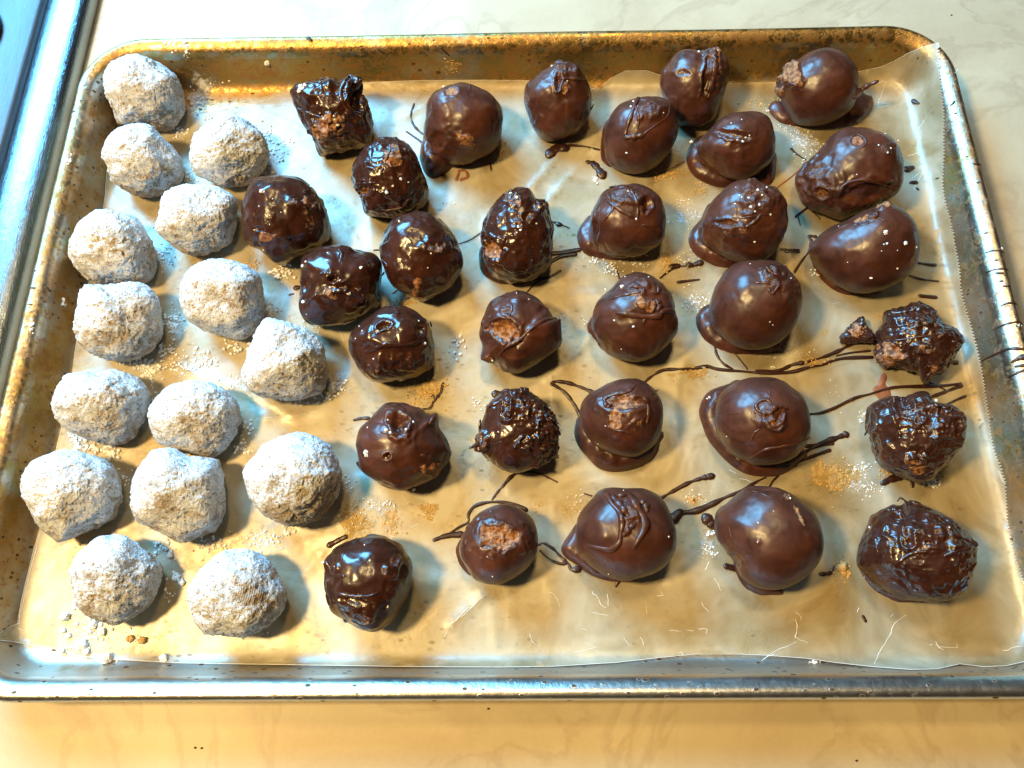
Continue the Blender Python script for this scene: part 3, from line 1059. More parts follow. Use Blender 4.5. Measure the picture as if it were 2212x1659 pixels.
ch('B', [(780,720),(850,670),(930,660),(1010,680),(1070,730),(1110,800),(1150,900),(1185,1010),(1170,1090),(1110,1160),(1000,1200),(870,1200),(770,1180),(740,1080),(700,990),(680,930),(690,850),(740,770)],
   'tall knobbly chocolate ball with tan streak down its top, between two upper left chocolates', wet=True, crunch=.022,
   feats=[('rough',(960,790),70,.05,.85,100),('pit',(750,1010),40,40,.1,.5),('pit',(880,1110),90,60,.05,0)],
   strs=[([(900,830),(870,900),(890,960)],12),([(690,975),(770,970),(830,965)],20),([(930,700),(925,760),(900,820)],14),([(1060,1070),(1000,1130),(900,1150)],15),([(780,860),(840,880)],16)],
   specks=[(1000,938,11),(905,1027,12),(1050,960,7)])
ch('B', [(40,940),(150,920),(280,925),(370,960),(440,1020),(490,1110),(520,1200),(535,1300),(500,1380),(420,1420),(330,1470),(230,1510),(140,1480),(70,1400),(0,1380),(-45,1300),(-50,1180),(-40,1080),(0,990)],
   'topmost chocolate ball of the left chocolate column, white dot on its upper left', wet=True, crunch=.012,
   feats=[('rough',(370,1100),110,.03,.6,80),('rough',(110,1320),70,.04,.9,45),('rough',(90,1180),90,.015,.35),('pit',(60,1270),50,20,.06,.2)],
   specks=[(80,1020,17),(150,1070,5),(60,1120,5),(205,1160,4),(130,1240,4),(400,990,6),(90,1410,9)])
ch('F', [(350,120),(440,75),(560,55),(640,60),(720,90),(820,110),(860,160),(870,250),(860,350),(850,440),(760,520),(640,570),(500,590),(400,570),(340,510),(325,430),(340,350),(330,250),(335,180)],
   'squarish dark glossy chocolate ball with dimple in front and sugar dots', wet=True, crunch=.012,
   feats=[('pit',(545,275),38,26,.12,.2),('rough',(540,380),120,.03,.55,60),('rough',(690,400),80,.03,.45,60),('pit',(650,330),80,30,.05,0),('bump',(520,230),50,.05),('bump',(420,390),50,.05),('pit',(370,310),26,70,.07,0)],
   strs=[([(590,80),(610,110),(595,160)],16),([(360,440),(400,410),(440,380)],22),([(550,360),(620,350),(660,370)],24),([(470,240),(520,235),(570,250)],20)],
   specks=[(350,188,12),(735,200,11),(512,155,7),(655,368,13),(357,425,14),(595,285,9),(530,330,8),(370,160,7),(515,102,6),(375,510,4)])
ch('F', [(960,-137),(1080,-167),(1200,-157),(1290,-97),(1360,-7),(1400,120),(1400,200),(1360,290),(1290,360),(1200,400),(1130,415),(1010,370),(940,310),(890,210),(865,120),(865,40),(900,-50)],
   'chocolate ball with a bare yellow nut spot at its lower edge', wet=True, crunch=.012,
   feats=[('rough',(1240,60),110,.035,.45,70),('pit',(1115,300),30,40,-.02,1.0),('rough',(1110,360),60,.03,.7,40),('rough',(1020,200),80,.02,.3),('bump',(1100,-130),60,.03)],
   strs=[([(870,150),(905,180),(930,250)],16),([(890,230),(880,250)],16),([(950,370),(980,350)],18)],
   specks=[(1200,105,7),(1180,200,5),(1340,318,8),(990,-105,9)])
ch('F', [(860,480),(990,460),(1100,490),(1170,560),(1210,650),(1220,750),(1215,850),(1130,910),(1030,945),(920,960),(830,965),(760,930),(700,840),(660,760),(650,690),(680,620),(760,550)],
   'barrel shaped chocolate ball with two pits in its smooth top and bumpy front', wet=True,
   feats=[('pit',(890,590),50,24,.12,.3,-20),('pit',(1120,610),36,42,.10,.5),('step',(950,720),95,-.07),('rough',(1020,830),170,.035,.35,90),('rough',(820,880),60,.03,.45)],
   strs=[([(830,640),(870,625),(920,600)],14),([(760,760),(850,730),(900,710),(1040,715),(1120,690)],26,.2),([(1195,560),(1205,590)],16)],
   specks=[(1118,553,7),(1160,703,10),(700,670,5),(745,620,5),(820,805,6),(1135,630,12),(725,590,5)])
ch('C', [(290,380),(380,340),(460,340),(530,390),(570,450),(600,530),(605,640),(570,720),(520,790),(440,830),(350,855),(280,840),(230,780),(190,690),(165,600),(160,520),(200,450)],
   'chocolate ball with small dark notch in its top, third chocolate along the back wall',
   feats=[('pit',(385,460),22,46,.16,.1),('pit',(435,500),24,46,.03,.95,15),('bump',(310,490),45,.05),('rough',(440,370),90,.05,.15,60),('bump',(510,400),36,.07)],
   strs=[([(410,440),(470,440),(520,440),(565,440)],18),([(600,650),(620,610)],12)], specks=[(345,355,8),(445,455,6)])
ch('C', [(840,590),(950,560),(1060,560),(1130,600),(1170,680),(1185,770),(1150,880),(1100,960),(1040,1020),(950,1065),(860,1070),(770,1040),(720,1000),(690,900),(700,780),(730,690),(780,620)],
   'smooth chocolate ball capped by a triangular raised flap of brown chocolate',
   feats=[('rough',(990,660),90,.05,.30,80),('bump',(930,700),60,.04)], strs=[([(915,570),(870,680),(835,790),(830,830)],26,.5),([(830,830),(900,825),(960,810)],28,.5),([(960,800),(1030,750),(1110,690),(1130,610)],10),([(900,620),(920,700),(915,770)],16)],
   feet=[([(740,700),(690,740),(668,830),(660,930),(675,990),(720,1028),(780,1030),(870,1070),(900,900),(850,720)],.45)], specks=[(840,930,8),(885,590,9),(870,625,8),(1085,665,4)])
ch('C', [(1130,310),(1200,250),(1290,235),(1350,260),(1440,245),(1500,290),(1520,370),(1500,480),(1470,580),(1440,680),(1390,730),(1300,765),(1190,750),(1120,660),(1080,560),(1060,470),(1070,380)],
   'chocolate ball split by a deep groove down its right side, by the back wall',
   feats=[('pit',(1370,430),26,130,.10,0,8),('rough',(1430,350),50,.035,.6,130),('pit',(1215,400),42,20,.04,.1),('rough',(1390,270),60,.05,.4,30)],
   strs=[([(1425,260),(1430,360),(1410,470),(1385,560)],34,.1)], specks=[(1320,262,9),(1440,255,8)])
ch('C', [(1380,790),(1450,720),(1530,670),(1640,655),(1740,665),(1800,730),(1830,830),(1825,930),(1780,1010),(1700,1080),(1600,1110),(1480,1090),(1380,1030),(1320,950),(1310,870)],
   'chocolate ball with shallow sugary dent on top and a skirt, below the grooved ball',
   feats=[('pit',(1550,810),110,30,.08,.15,10),('bump',(1600,770),50,.05),('bump',(1460,790),50,.03)], strs=[([(1470,830),(1520,850),(1590,840)],18),([(1560,770),(1590,810)],14)],
   feet=[([(1340,820),(1260,880),(1235,980),(1270,1070),(1350,1130),(1460,1165),(1560,1160),(1700,1155),(1800,1145),(1832,1050),(1800,900),(1500,800)],.55)],
   specks=[(1605,710,5),(1610,855,9),(1575,845,7),(1630,830,7),(1535,735,5),(1655,815,6),(1270,860,13)])
ch('D', [(320,320),(390,270),(470,240),(540,235),(620,260),(680,310),(720,380),(730,480),(710,580),(670,650),(600,700),(510,740),(400,755),(300,740),(250,680),(220,600),(190,520),(200,440),(240,380)],
   'large smooth chocolate ball with orange bare filling, nearest the upper right corner of the tray',
   feats=[('rough',(290,400),75,.07,1.0,110),('rough',(210,470),50,.06,.6,90),('bump',(300,500),60,.05)],
   feet=[([(720,500),(770,545),(820,560),(820,640),(770,710),(700,750),(560,765),(400,765),(280,750),(200,725),(130,650),(160,590),(300,600),(600,600)],.35)],
   strs=[([(700,560),(760,500),(840,462)],46,.3),([(240,480),(300,480),(350,520)],22)])
ch('D', [(500,870),(580,800),(660,770),(760,762),(860,780),(940,820),(990,880),(1020,980),(1025,1080),(1000,1170),(940,1230),(830,1290),(700,1340),(600,1370),(480,1330),(380,1270),(320,1180),(320,1080),(370,1010),(440,940)],
   'big chocolate ball with a bare round nut ring on top and crumbly lower left side',
   feats=[('rough',(460,1150),130,.06,.3,150),('pit',(490,1190),40,34,.14,.5),('pit',(720,850),42,32,.03,1.0),('rough',(920,905),70,.03,.35,45),('pit',(800,1190),190,70,.08,0,-8)],
   strs=[([(670,850),(690,820),(730,812),(770,840),(775,875),(740,900)],11),([(600,1200),(640,1140),(760,1110),(880,1140),(980,1170)],20,.4)],
   specks=[(905,805,6),(860,880,6),(940,900,7),(920,930,8),(715,1075,5),(990,850,7)])
ch('C', [(20,1215),(80,1180),(140,1165),(200,1180),(235,1240),(310,1270),(325,1350),(350,1450),(340,1560),(335,1640),(280,1730),(180,1785),(60,1795),(-40,1760),(-90,1680),(-110,1580),(-120,1480),(-100,1380),(-50,1290)],
   'tall craggy chocolate ball with a curled loop on top and bare hollow on its left', wet=True, crunch=.02,
   feats=[('pit',(-60,1570),60,75,.12,.75,-30),('rough',(90,1250),70,.06,.6,50),('rough',(120,1430),80,.03,.3,60),('rough',(270,1280),50,.06,.3,40)],
   strs=[([(240,1440),(160,1390),(140,1340),(190,1320),(260,1330)],16),([(-90,1520),(-40,1490),(10,1500)],18),([(215,1640),(200,1690),(160,1730)],12)],
   feet=[([(-110,1540),(-138,1670),(-100,1750),(-20,1797),(80,1808),(200,1785),(260,1700),(150,1600)],.6)],
   specks=[(120,1420,9),(135,1445,8),(110,1460,6),(240,1400,6),(70,1200,10),(110,1225,12),(-30,1590,6)])
ch('C', [(700,1180),(790,1140),(880,1135),(960,1150),(1040,1200),(1090,1280),(1105,1380),(1090,1480),(1040,1550),(960,1600),(850,1625),(740,1620),(650,1560),(610,1480),(595,1390),(610,1310),(650,1240)],
   'chocolate ball with a shiny wrinkled cap, dark hole and a thin hanging thread',
   feats=[('rough',(840,1220),110,.045,.15,70),('pit',(975,1270),34,50,.14,.2),('pit',(640,1400),20,130,.04,0)],
   strs=[([(715,1200),(735,1260),(750,1300),(715,1350),(690,1380)],14,.6),([(715,1250),(780,1300),(850,1340),(900,1365)],22,.4),([(870,1180),(900,1240),(915,1300),(910,1380)],20,.4),([(950,1410),(1000,1420)],12),([(730,1160),(800,1150)],18)],
   feet=[([(610,1350),(550,1390),(510,1470),(530,1560),(590,1615),(700,1638),(860,1645),(960,1605),(800,1400)],.55)], specks=[(850,1185,7),(905,1370,9)])
ch('C', [(1400,1250),(1470,1180),(1560,1115),(1650,1105),(1740,1130),(1840,1180),(1892,1245),(1912,1340),(1900,1450),(1850,1550),(1770,1630),(1690,1670),(1560,1650),(1440,1600),(1350,1530),(1320,1440),(1350,1340)],
   'rough chocolate ball dotted with many sugar grains, with a broken brown gash in front',
   feats=[('pit',(1500,1400),110,24,.10,.45,4),('rough',(1540,1440),120,.04,.5,50),('rough',(1720,1230),140,.045,.35,110),('pit',(1430,1480),60,90,.04,0)],
   strs=[([(1420,1400),(1500,1370),(1600,1365),(1700,1350),(1825,1340)],10),([(1640,1420),(1700,1380),(1730,1340)],22)],
   feet=[([(1390,1270),(1330,1370),(1270,1440),(1250,1520),(1290,1600),(1380,1660),(1490,1700),(1620,1690),(1720,1660),(1500,1400)],.6)],
   specks=[(1710,1180,11),(1650,1230,8),(1665,1290,12),(1590,1215,7),(1560,1270,7),(1720,1275,10),(1740,1210,7),(1690,1320,7),(1795,1340,8),(1770,1160,6),(1605,1225,6),(1580,1375,6),(1690,1520,8),(1565,1160,4)])
ch('H', [(460,-10),(560,-80),(640,-110),(720,-155),(800,-190),(900,-222),(980,-213),(1050,-163),(1110,-93),(1130,10),(1128,120),(1090,220),(1010,290),(900,340),(770,375),(640,350),(540,290),(470,220),(410,150),(400,70)],
   'large smooth chocolate ball with bare streak along its top and big white sugar dots',
   feats=[('pit',(740,-115),60,16,-.01,1.0,-20),('rough',(880,-215),60,.05,.9,30),('rough',(810,-150),50,.05,.2,30)],
   strs=[([(560,-40),(640,-80),(740,-105),(850,-130)],9),([(800,-160),(850,-140),(840,-190)],14),([(850,-130),(920,-110)],10),([(700,-100),(760,-85),(830,-110)],10)],
   feet=[([(430,20),(400,100),(440,220),(510,310),(600,368),(700,388),(800,382),(900,345),(700,150)],.4)],
   specks=[(905,-35,17),(1037,38,15),(915,40,8),(895,45,6),(1110,65,7),(985,205,8),(810,268,10),(655,165,4),(985,85,4),(880,90,4),(595,-75,4)])
ch('G', [(-60,420),(30,375),(120,350),(200,375),(280,430),(330,500),(355,540),(400,545),(403,620),(400,700),(350,760),(250,830),(120,895),(20,885),(-45,840),(-124,800),(-118,720),(-138,640),(-100,500)],
   'cracked open chocolate ball with a flared petal of shell around its crumbly brown hollow', wet=False,
   feats=[('pit',(20,610),95,75,.20,.9,20),('rough',(-80,810),50,.05,.8,35),('step',(130,700),35,.06)],
   strs=[([(-20,800),(40,730),(130,680),(200,610),(290,550),(360,535),(398,550)],20,.3),([(60,420),(80,470),(60,520)],14),([(115,350),(118,375)],14),([(-70,560),(0,530),(80,560)],16)],
   specks=[(190,410,4),(110,370,5),(-50,815,8)])
ch('G', [(740,340),(800,270),(860,235),(930,228),(1010,250),(1090,310),(1140,380),(1170,470),(1175,600),(1150,670),(1090,730),(1010,790),(900,820),(800,815),(710,780),(650,700),(620,620),(615,520),(640,440),(680,390)],
   'round dark chocolate ball with white nut chip and a bar of chocolate on top',
   feats=[('pit',(935,430),26,40,-.03,1.0,-20),('rough',(960,340),110,.04,.15,60),('rough',(990,450),60,.05,.8,50)],
   strs=[([(735,410),(790,390),(860,375),(930,360)],16),([(780,500),(850,510),(950,525),(1050,520),(1080,490),(1150,480)],30,.5),([(1040,420),(1060,450),(1050,480)],32),([(960,540),(955,560)],18),([(860,330),(930,330),(1040,370),(1050,330)],16)],
   feet=[([(640,510),(585,560),(573,600),(590,650),(640,700),(700,740),(780,600)],.5)], specks=[(810,325,14),(760,550,7),(700,345,6),(830,260,5),(885,590,8),(985,262,5),(805,740,4)])
ch('G', [(1440,310),(1500,220),(1590,165),(1700,150),(1822,155),(1902,200),(1972,280),(2007,400),(1982,530),(1932,620),(1832,710),(1720,745),(1600,740),(1500,690),(1420,610),(1385,500),(1400,400)],
   'very smooth round chocolate ball with a small pinched crest at its upper right',
   feats=[('rough',(1820,260),100,.05,.2,80),('rough',(1930,330),60,.025,.15,90)], strs=[([(1700,300),(1760,300),(1840,320)],16),([(1780,340),(1810,370),(1850,320)],18),([(1760,180),(1800,230),(1860,250)],20)],
   feet=[([(1400,440),(1310,500),(1298,580),(1340,670),(1420,730),(1520,768),(1650,775),(1790,768),(1870,710),(1600,500)],.55)],
   specks=[(1790,560,4),(1810,580,4),(1930,270,5),(1660,175,4),(1795,735,4)])
ch('F', [(820,1170),(880,1120),(960,1100),(1050,1100),(1130,1130),(1180,1185),(1230,1180),(1245,1250),(1300,1330),(1325,1400),(1320,1450),(1280,1530),(1220,1600),(1120,1640),(1000,1675),(900,1650),(800,1590),(730,1530),(715,1430),(705,1350),(740,1260)],
   'dark chocolate ball with deep hole at its top and a little horn at its right',
   feats=[('pit',(985,1230),55,70,.24,.35),('pit',(910,1455),28,22,.12,.1),('rough',(1190,1540),90,.04,.8,50),('bump',(1210,1200),45,.12),('bump',(930,1160),60,.05),('bump',(940,1490),50,.04)],
   strs=[([(1140,1445),(1200,1460),(1260,1470)],22),([(1195,1230),(1225,1190)],34,.5),([(870,1290),(920,1300),(1000,1305),(1060,1270)],14)],
   feet=[([(720,1480),(730,1540),(800,1600),(900,1660),(1000,1680),(1120,1650),(1000,1500)],.35)],
   specks=[(770,1425,17),(775,1445,14),(905,1280,13),(930,1295,10),(1035,1275,9),(780,1260,6),(900,1465,6),(1080,1225,10),(1085,1668,13),(915,1210,6)])
ch('G', [(50,1010),(120,1000),(200,1020),(260,1060),(300,1120),(340,1180),(370,1260),(385,1380),(370,1450),(300,1490),(200,1540),(90,1562),(-10,1530),(-80,1480),(-110,1430),(-150,1400),(-130,1280),(-100,1180),(-60,1090),(0,1040)],
   'spiky chocolate ball covered in crumbs and beads of chocolate on its top and right side', wet=True,
   feats=[('rough',(110,1130),120,.08,.35,110),('rough',(290,1280),110,.08,.2,230),('rough',(180,1360),60,.05,.4,70),('rough',(-110,1360),45,.08,.5,110),('bump',(60,1170),36,.1)],
   strs=[([(140,1010),(150,1040)],30,.8),([(60,1180),(70,1190)],32,.6),([(350,1210),(385,1235)],18,.6),([(370,1300),(400,1308)],16,.6),([(350,1420),(385,1460)],26,.6),([(-190,1395),(-130,1370)],26,.6),([(-130,1220),(-135,1290)],24),([(-70,1120),(0,1090)],22)],
   specks=[(-10,1290,5),(330,1130,4)])
ch('G', [(640,1010),(740,960),(840,935),(930,940),(1010,990),(1060,1060),(1082,1150),(1075,1260),(1030,1370),(940,1440),(830,1460),(720,1430),(620,1370),(560,1290),(535,1190),(545,1100),(590,1040)],
   'chocolate ball on a thick skirt, its top torn open to show golden filling',
   feats=[('pit',(830,1100),120,50,.10,.6),('pit',(765,1210),45,75,.05,1.0),('bump',(880,1190),75,.12),('rough',(900,1240),60,.02,.5)],
   strs=[([(690,1070),(760,1040),(830,1030),(870,1010),(890,985)],24,.5),([(890,1050),(950,1060),(980,1110),(985,1180),(975,1230)],26,.4),([(690,1070),(710,1120),(740,1110)],26,.4),([(760,1280),(830,1290),(880,1310)],14),([(1000,1040),(1050,1010)],8)],
   feet=[([(545,1180),(500,1240),(495,1320),(530,1400),(590,1470),(650,1530),(740,1560),(850,1552),(960,1512),(1040,1440),(1065,1360),(1070,1290),(800,1200)],.9)], specks=[(700,1250,4),(650,1370,4)])
ch('G', [(1460,1040),(1540,970),(1640,935),(1780,925),(1870,945),(1932,990),(2012,1060),(2050,1150),(2057,1280),(2022,1390),(1952,1460),(1852,1500),(1712,1512),(1640,1490),(1540,1440),(1460,1350),(1425,1240),(1430,1130)],
   'widest smooth chocolate ball, with a curled flower of chocolate on top and a skirt',
   feats=[('rough',(1820,1180),110,.06,.2,110),('bump',(1590,1140),70,.03),('rough',(1810,1240),50,.05,.7,50)],
   strs=[([(1760,1170),(1720,1150),(1700,1120),(1720,1090),(1770,1075),(1800,1110),(1810,1160)],20,.4),([(1800,1160),(1840,1120),(1900,1130)],28,.4),([(1760,1200),(1800,1260),(1870,1230),(1890,1170)],20,.4),([(1670,1345),(1685,1300),(1720,1275)],12),([(1670,1460),(1760,1410),(1860,1390),(1960,1370),(2055,1330)],20,.2),([(1510,1175),(1560,1170),(1620,1155)],6),([(1780,990),(1790,1040),(1780,1080)],8)],
   feet=[([(1600,955),(1500,975),(1400,1010),(1350,1060),(1320,1150),(1340,1240),(1380,1340),(1450,1430),(1530,1510),(1630,1570),(1760,1592),(1880,1575),(1970,1510),(2030,1420),(1700,1200)],.6)], specks=[(1390,1060,9),(1375,1070,7),(1505,1320,4)])
ch('H', [(900,500),(960,480),(1050,470),(1090,445),(1180,460),(1240,510),(1290,580),(1370,610),(1400,700),(1370,780),(1300,860),(1230,910),(1200,955),(1150,960),(1120,900),(1040,880),(960,850),(910,870),(860,840),(840,770),(860,690),(850,630),(890,570)],
   'small ragged crumbling chocolate chunk with golden filling along its lower left, by the right wall', wet=True, crunch=.06, hfac=.62,
   feats=[('rough',(940,760),120,.08,1.0,85),('rough',(1170,740),80,.05,.6,50),('rough',(1250,860),80,.05,.5,60),('rough',(1080,570),60,.03,.4,60)],
   strs=[([(910,490),(980,500),(1050,490),(1100,480)],24),([(860,640),(960,630),(1080,600),(1200,570),(1260,540)],12),([(870,690),(1000,680),(1200,650),(1350,630)],12),([(860,600),(1000,590),(1100,560)],10),([(1110,470),(1130,425)],16),([(1350,690),(1400,710)],18),([(1200,900),(1170,970)],30)],
   specks=[(1180,605,7),(1050,660,5)])
ch('H', [(880,1080),(960,1065),(1030,1075),(1110,1040),(1180,1040),(1240,1100),(1340,1120),(1420,1180),(1440,1270),(1420,1360),(1360,1440),(1300,1520),(1210,1600),(1100,1615),(1010,1590),(940,1560),(860,1500),(820,1420),(810,1310),(785,1290),(795,1160)],
   'glossy lumpy chocolate ball with ragged right side, second from bottom in the rightmost column', wet=True, crunch=.03,
   feats=[('rough',(1300,1260),150,.05,.25,190),('rough',(1100,1160),140,.05,.3,110),('rough',(1120,1510),80,.06,.8,75),('pit',(1000,1120),26,50,.12,0),('bump',(950,1200),60,.06)],
   strs=[([(935,1130),(960,1200),(990,1270),(1010,1320)],26,.4),([(830,1150),(880,1120),(930,1090)],20),([(1060,1480),(1100,1460),(1160,1475)],18),([(800,1240),(770,1310)],16),([(1230,1110),(1300,1130),(1350,1115)],22),([(820,1300),(830,1380),(850,1450)],14)], specks=[(1240,1083,11),(850,1240,6)])
ch('J', [(560,560),(650,520),(740,495),(830,485),(920,500),(1000,540),(1040,600),(1075,660),(1080,760),(1050,870),(1000,960),(940,1050),(850,1110),(760,1115),(680,1080),(600,1030),(530,960),(500,860),(490,760),(490,660)],
   'chocolate ball casting a blue shadow, lowest of the chocolates and beside the fingerprinted ball', wet=True,
   feats=[('rough',(740,990),120,.05,.4,90),('rough',(940,710),60,.05,.35,90),('pit',(520,720),36,60,.08,0),('pit',(720,920),120,26,.05,0,12),('rough',(930,870),60,.02,.3,60)],
   strs=[([(575,870),(640,880),(720,890),(800,885),(850,860)],18,.4),([(530,745),(590,750),(635,755)],20),([(500,660),(530,700),(545,760)],24),([(600,690),(610,640),(630,590)],8)], specks=[(487,665,12),(760,548,6),(912,955,9),(560,690,4),(795,650,7),(660,805,4)])
ch('K', [(-160,350),(-80,300),(20,275),(110,300),(190,350),(240,430),(255,530),(235,620),(180,700),(100,760),(0,805),(-80,805),(-170,770),(-220,700),(-265,620),(-262,520),(-220,430)],
   'small smooth chocolate ball with a bite-like oval opening of brown crumb in its top',
   feats=[('pit',(-15,495),140,80,.17,1.0,8)], strs=[([(-150,560),(-90,550),(-40,575),(20,585),(90,570),(125,520)],10,.1)],
   feet=[([(-240,500),(-292,560),(-290,620),(-262,690),(-190,755),(-130,600)],.35)], specks=[(-50,755,6),(-85,625,4)])
ch('K', [(600,250),(660,190),(740,165),(850,170),(960,175),(1050,220),(1110,290),(1150,390),(1170,480),(1160,580),(1110,670),(1030,730),(930,765),(830,785),(720,760),(620,700),(540,620),(505,520),(510,400),(540,320)],
   'large chocolate ball wearing a thick wet twist of chocolate tapering to a hair',
   feats=[('rough',(860,340),80,.05,.15,120),('bump',(930,520),70,.06),('bump',(660,380),70,.04),('bump',(700,490),50,.05)],
   strs=[([(710,215),(740,270),(790,330),(810,400),(800,480),(790,530),(740,575),(680,570),(580,548)],32,.5),([(800,220),(850,210),(880,250),(920,310),(960,390),(950,460),(890,560)],44,.4),([(910,260),(960,270),(975,320)],36,.3),([(820,480),(860,440),(900,400)],30,.3),([(750,230),(800,290),(850,350)],40,.3)],
   feet=[([(540,390),(460,470),(405,560),(420,620),(500,680),(580,742),(680,785),(780,797),(900,770),(700,500)],.55)], specks=[(1118,492,7),(820,185,4),(720,740,5)])
ch('K', [(1500,270),(1580,200),(1660,160),(1750,160),(1852,180),(1952,225),(2052,300),(2122,390),(2152,520),(2132,640),(2052,740),(1952,810),(1832,845),(1700,830),(1600,760),(1560,680),(1500,590),(1440,510),(1420,400),(1440,320)],
   'large matte milk chocolate ball tapering to a cracked peak at its upper right',
   feats=[('rough',(1900,240),55,.05,.75,30),('pit',(1985,350),14,90,.05,.8,-25),('bump',(1830,250),80,.05),('bump',(1712,525),20,.03),('pit',(1760,190),90,22,.04,0,10),('pit',(1560,640),50,50,.05,0)],
   strs=[([(1520,430),(1530,480),(1550,550)],7),([(1630,180),(1720,200),(1800,235)],10)],
   feet=[([(1550,660),(1570,750),(1620,830),(1700,882),(1790,893),(1890,860),(1700,700)],.4)], specks=[(1712,400,6),(1710,528,5),(1815,322,4),(1925,238,8)])
ch('L', [(880,310),(950,285),(1000,290),(1080,255),(1180,290),(1290,340),(1380,400),(1450,470),(1500,540),(1500,640),(1470,760),(1430,850),(1330,910),(1200,920),(1060,910),(920,870),(820,800),(740,720),(720,620),(740,520),(780,420),(810,360)],
   'wettest and glossiest chocolate ball, with a curled wisp on top, in the lower right corner', wet=True, crunch=.022,
   feats=[('rough',(1150,480),250,.035,.1,150),('rough',(1400,620),90,.04,.1,90),('rough',(900,560),110,.03,.3,110),('pit',(980,360),40,22,.10,0),('pit',(1200,530),40,16,.06,0),('pit',(1300,800),150,80,.03,0)],
   strs=[([(1050,310),(1040,260),(1005,238),(988,255)],18,.6),([(1070,260),(1120,280),(1170,300)],34,.4),([(1300,620),(1380,590),(1450,575),(1510,545)],26,.4),([(950,690),(1020,640),(1100,600),(1180,590)],22),([(1040,520),(1080,470),(1140,470)],14),([(1350,470),(1440,510),(1510,550)],18),([(900,320),(960,310),(1010,320)],16)],
   feet=[([(740,700),(780,790),(860,870),(980,928),(1100,933),(1180,915),(900,700)],.35)], specks=[(800,430,8),(1330,430,7),(765,762,4)])
for i, (rg, poly, lab, kw) in enumerate(CH):
    if i in (8, 11, 16, 19, 22, 23, 27, 28, 29):
        kw.setdefault('lump', 0.012)
        kw.setdefault('fold', 0.25)
    kw.setdefault('lump', 0.024)
    build_ball('chocolate_ball', rg, poly, 'choc', lab, 'sweet', GC, lvl=7 if kw.get('wet') and i in (0, 2, 13, 21, 24, 25, 30) else 6, seed=200 + i, **kw)

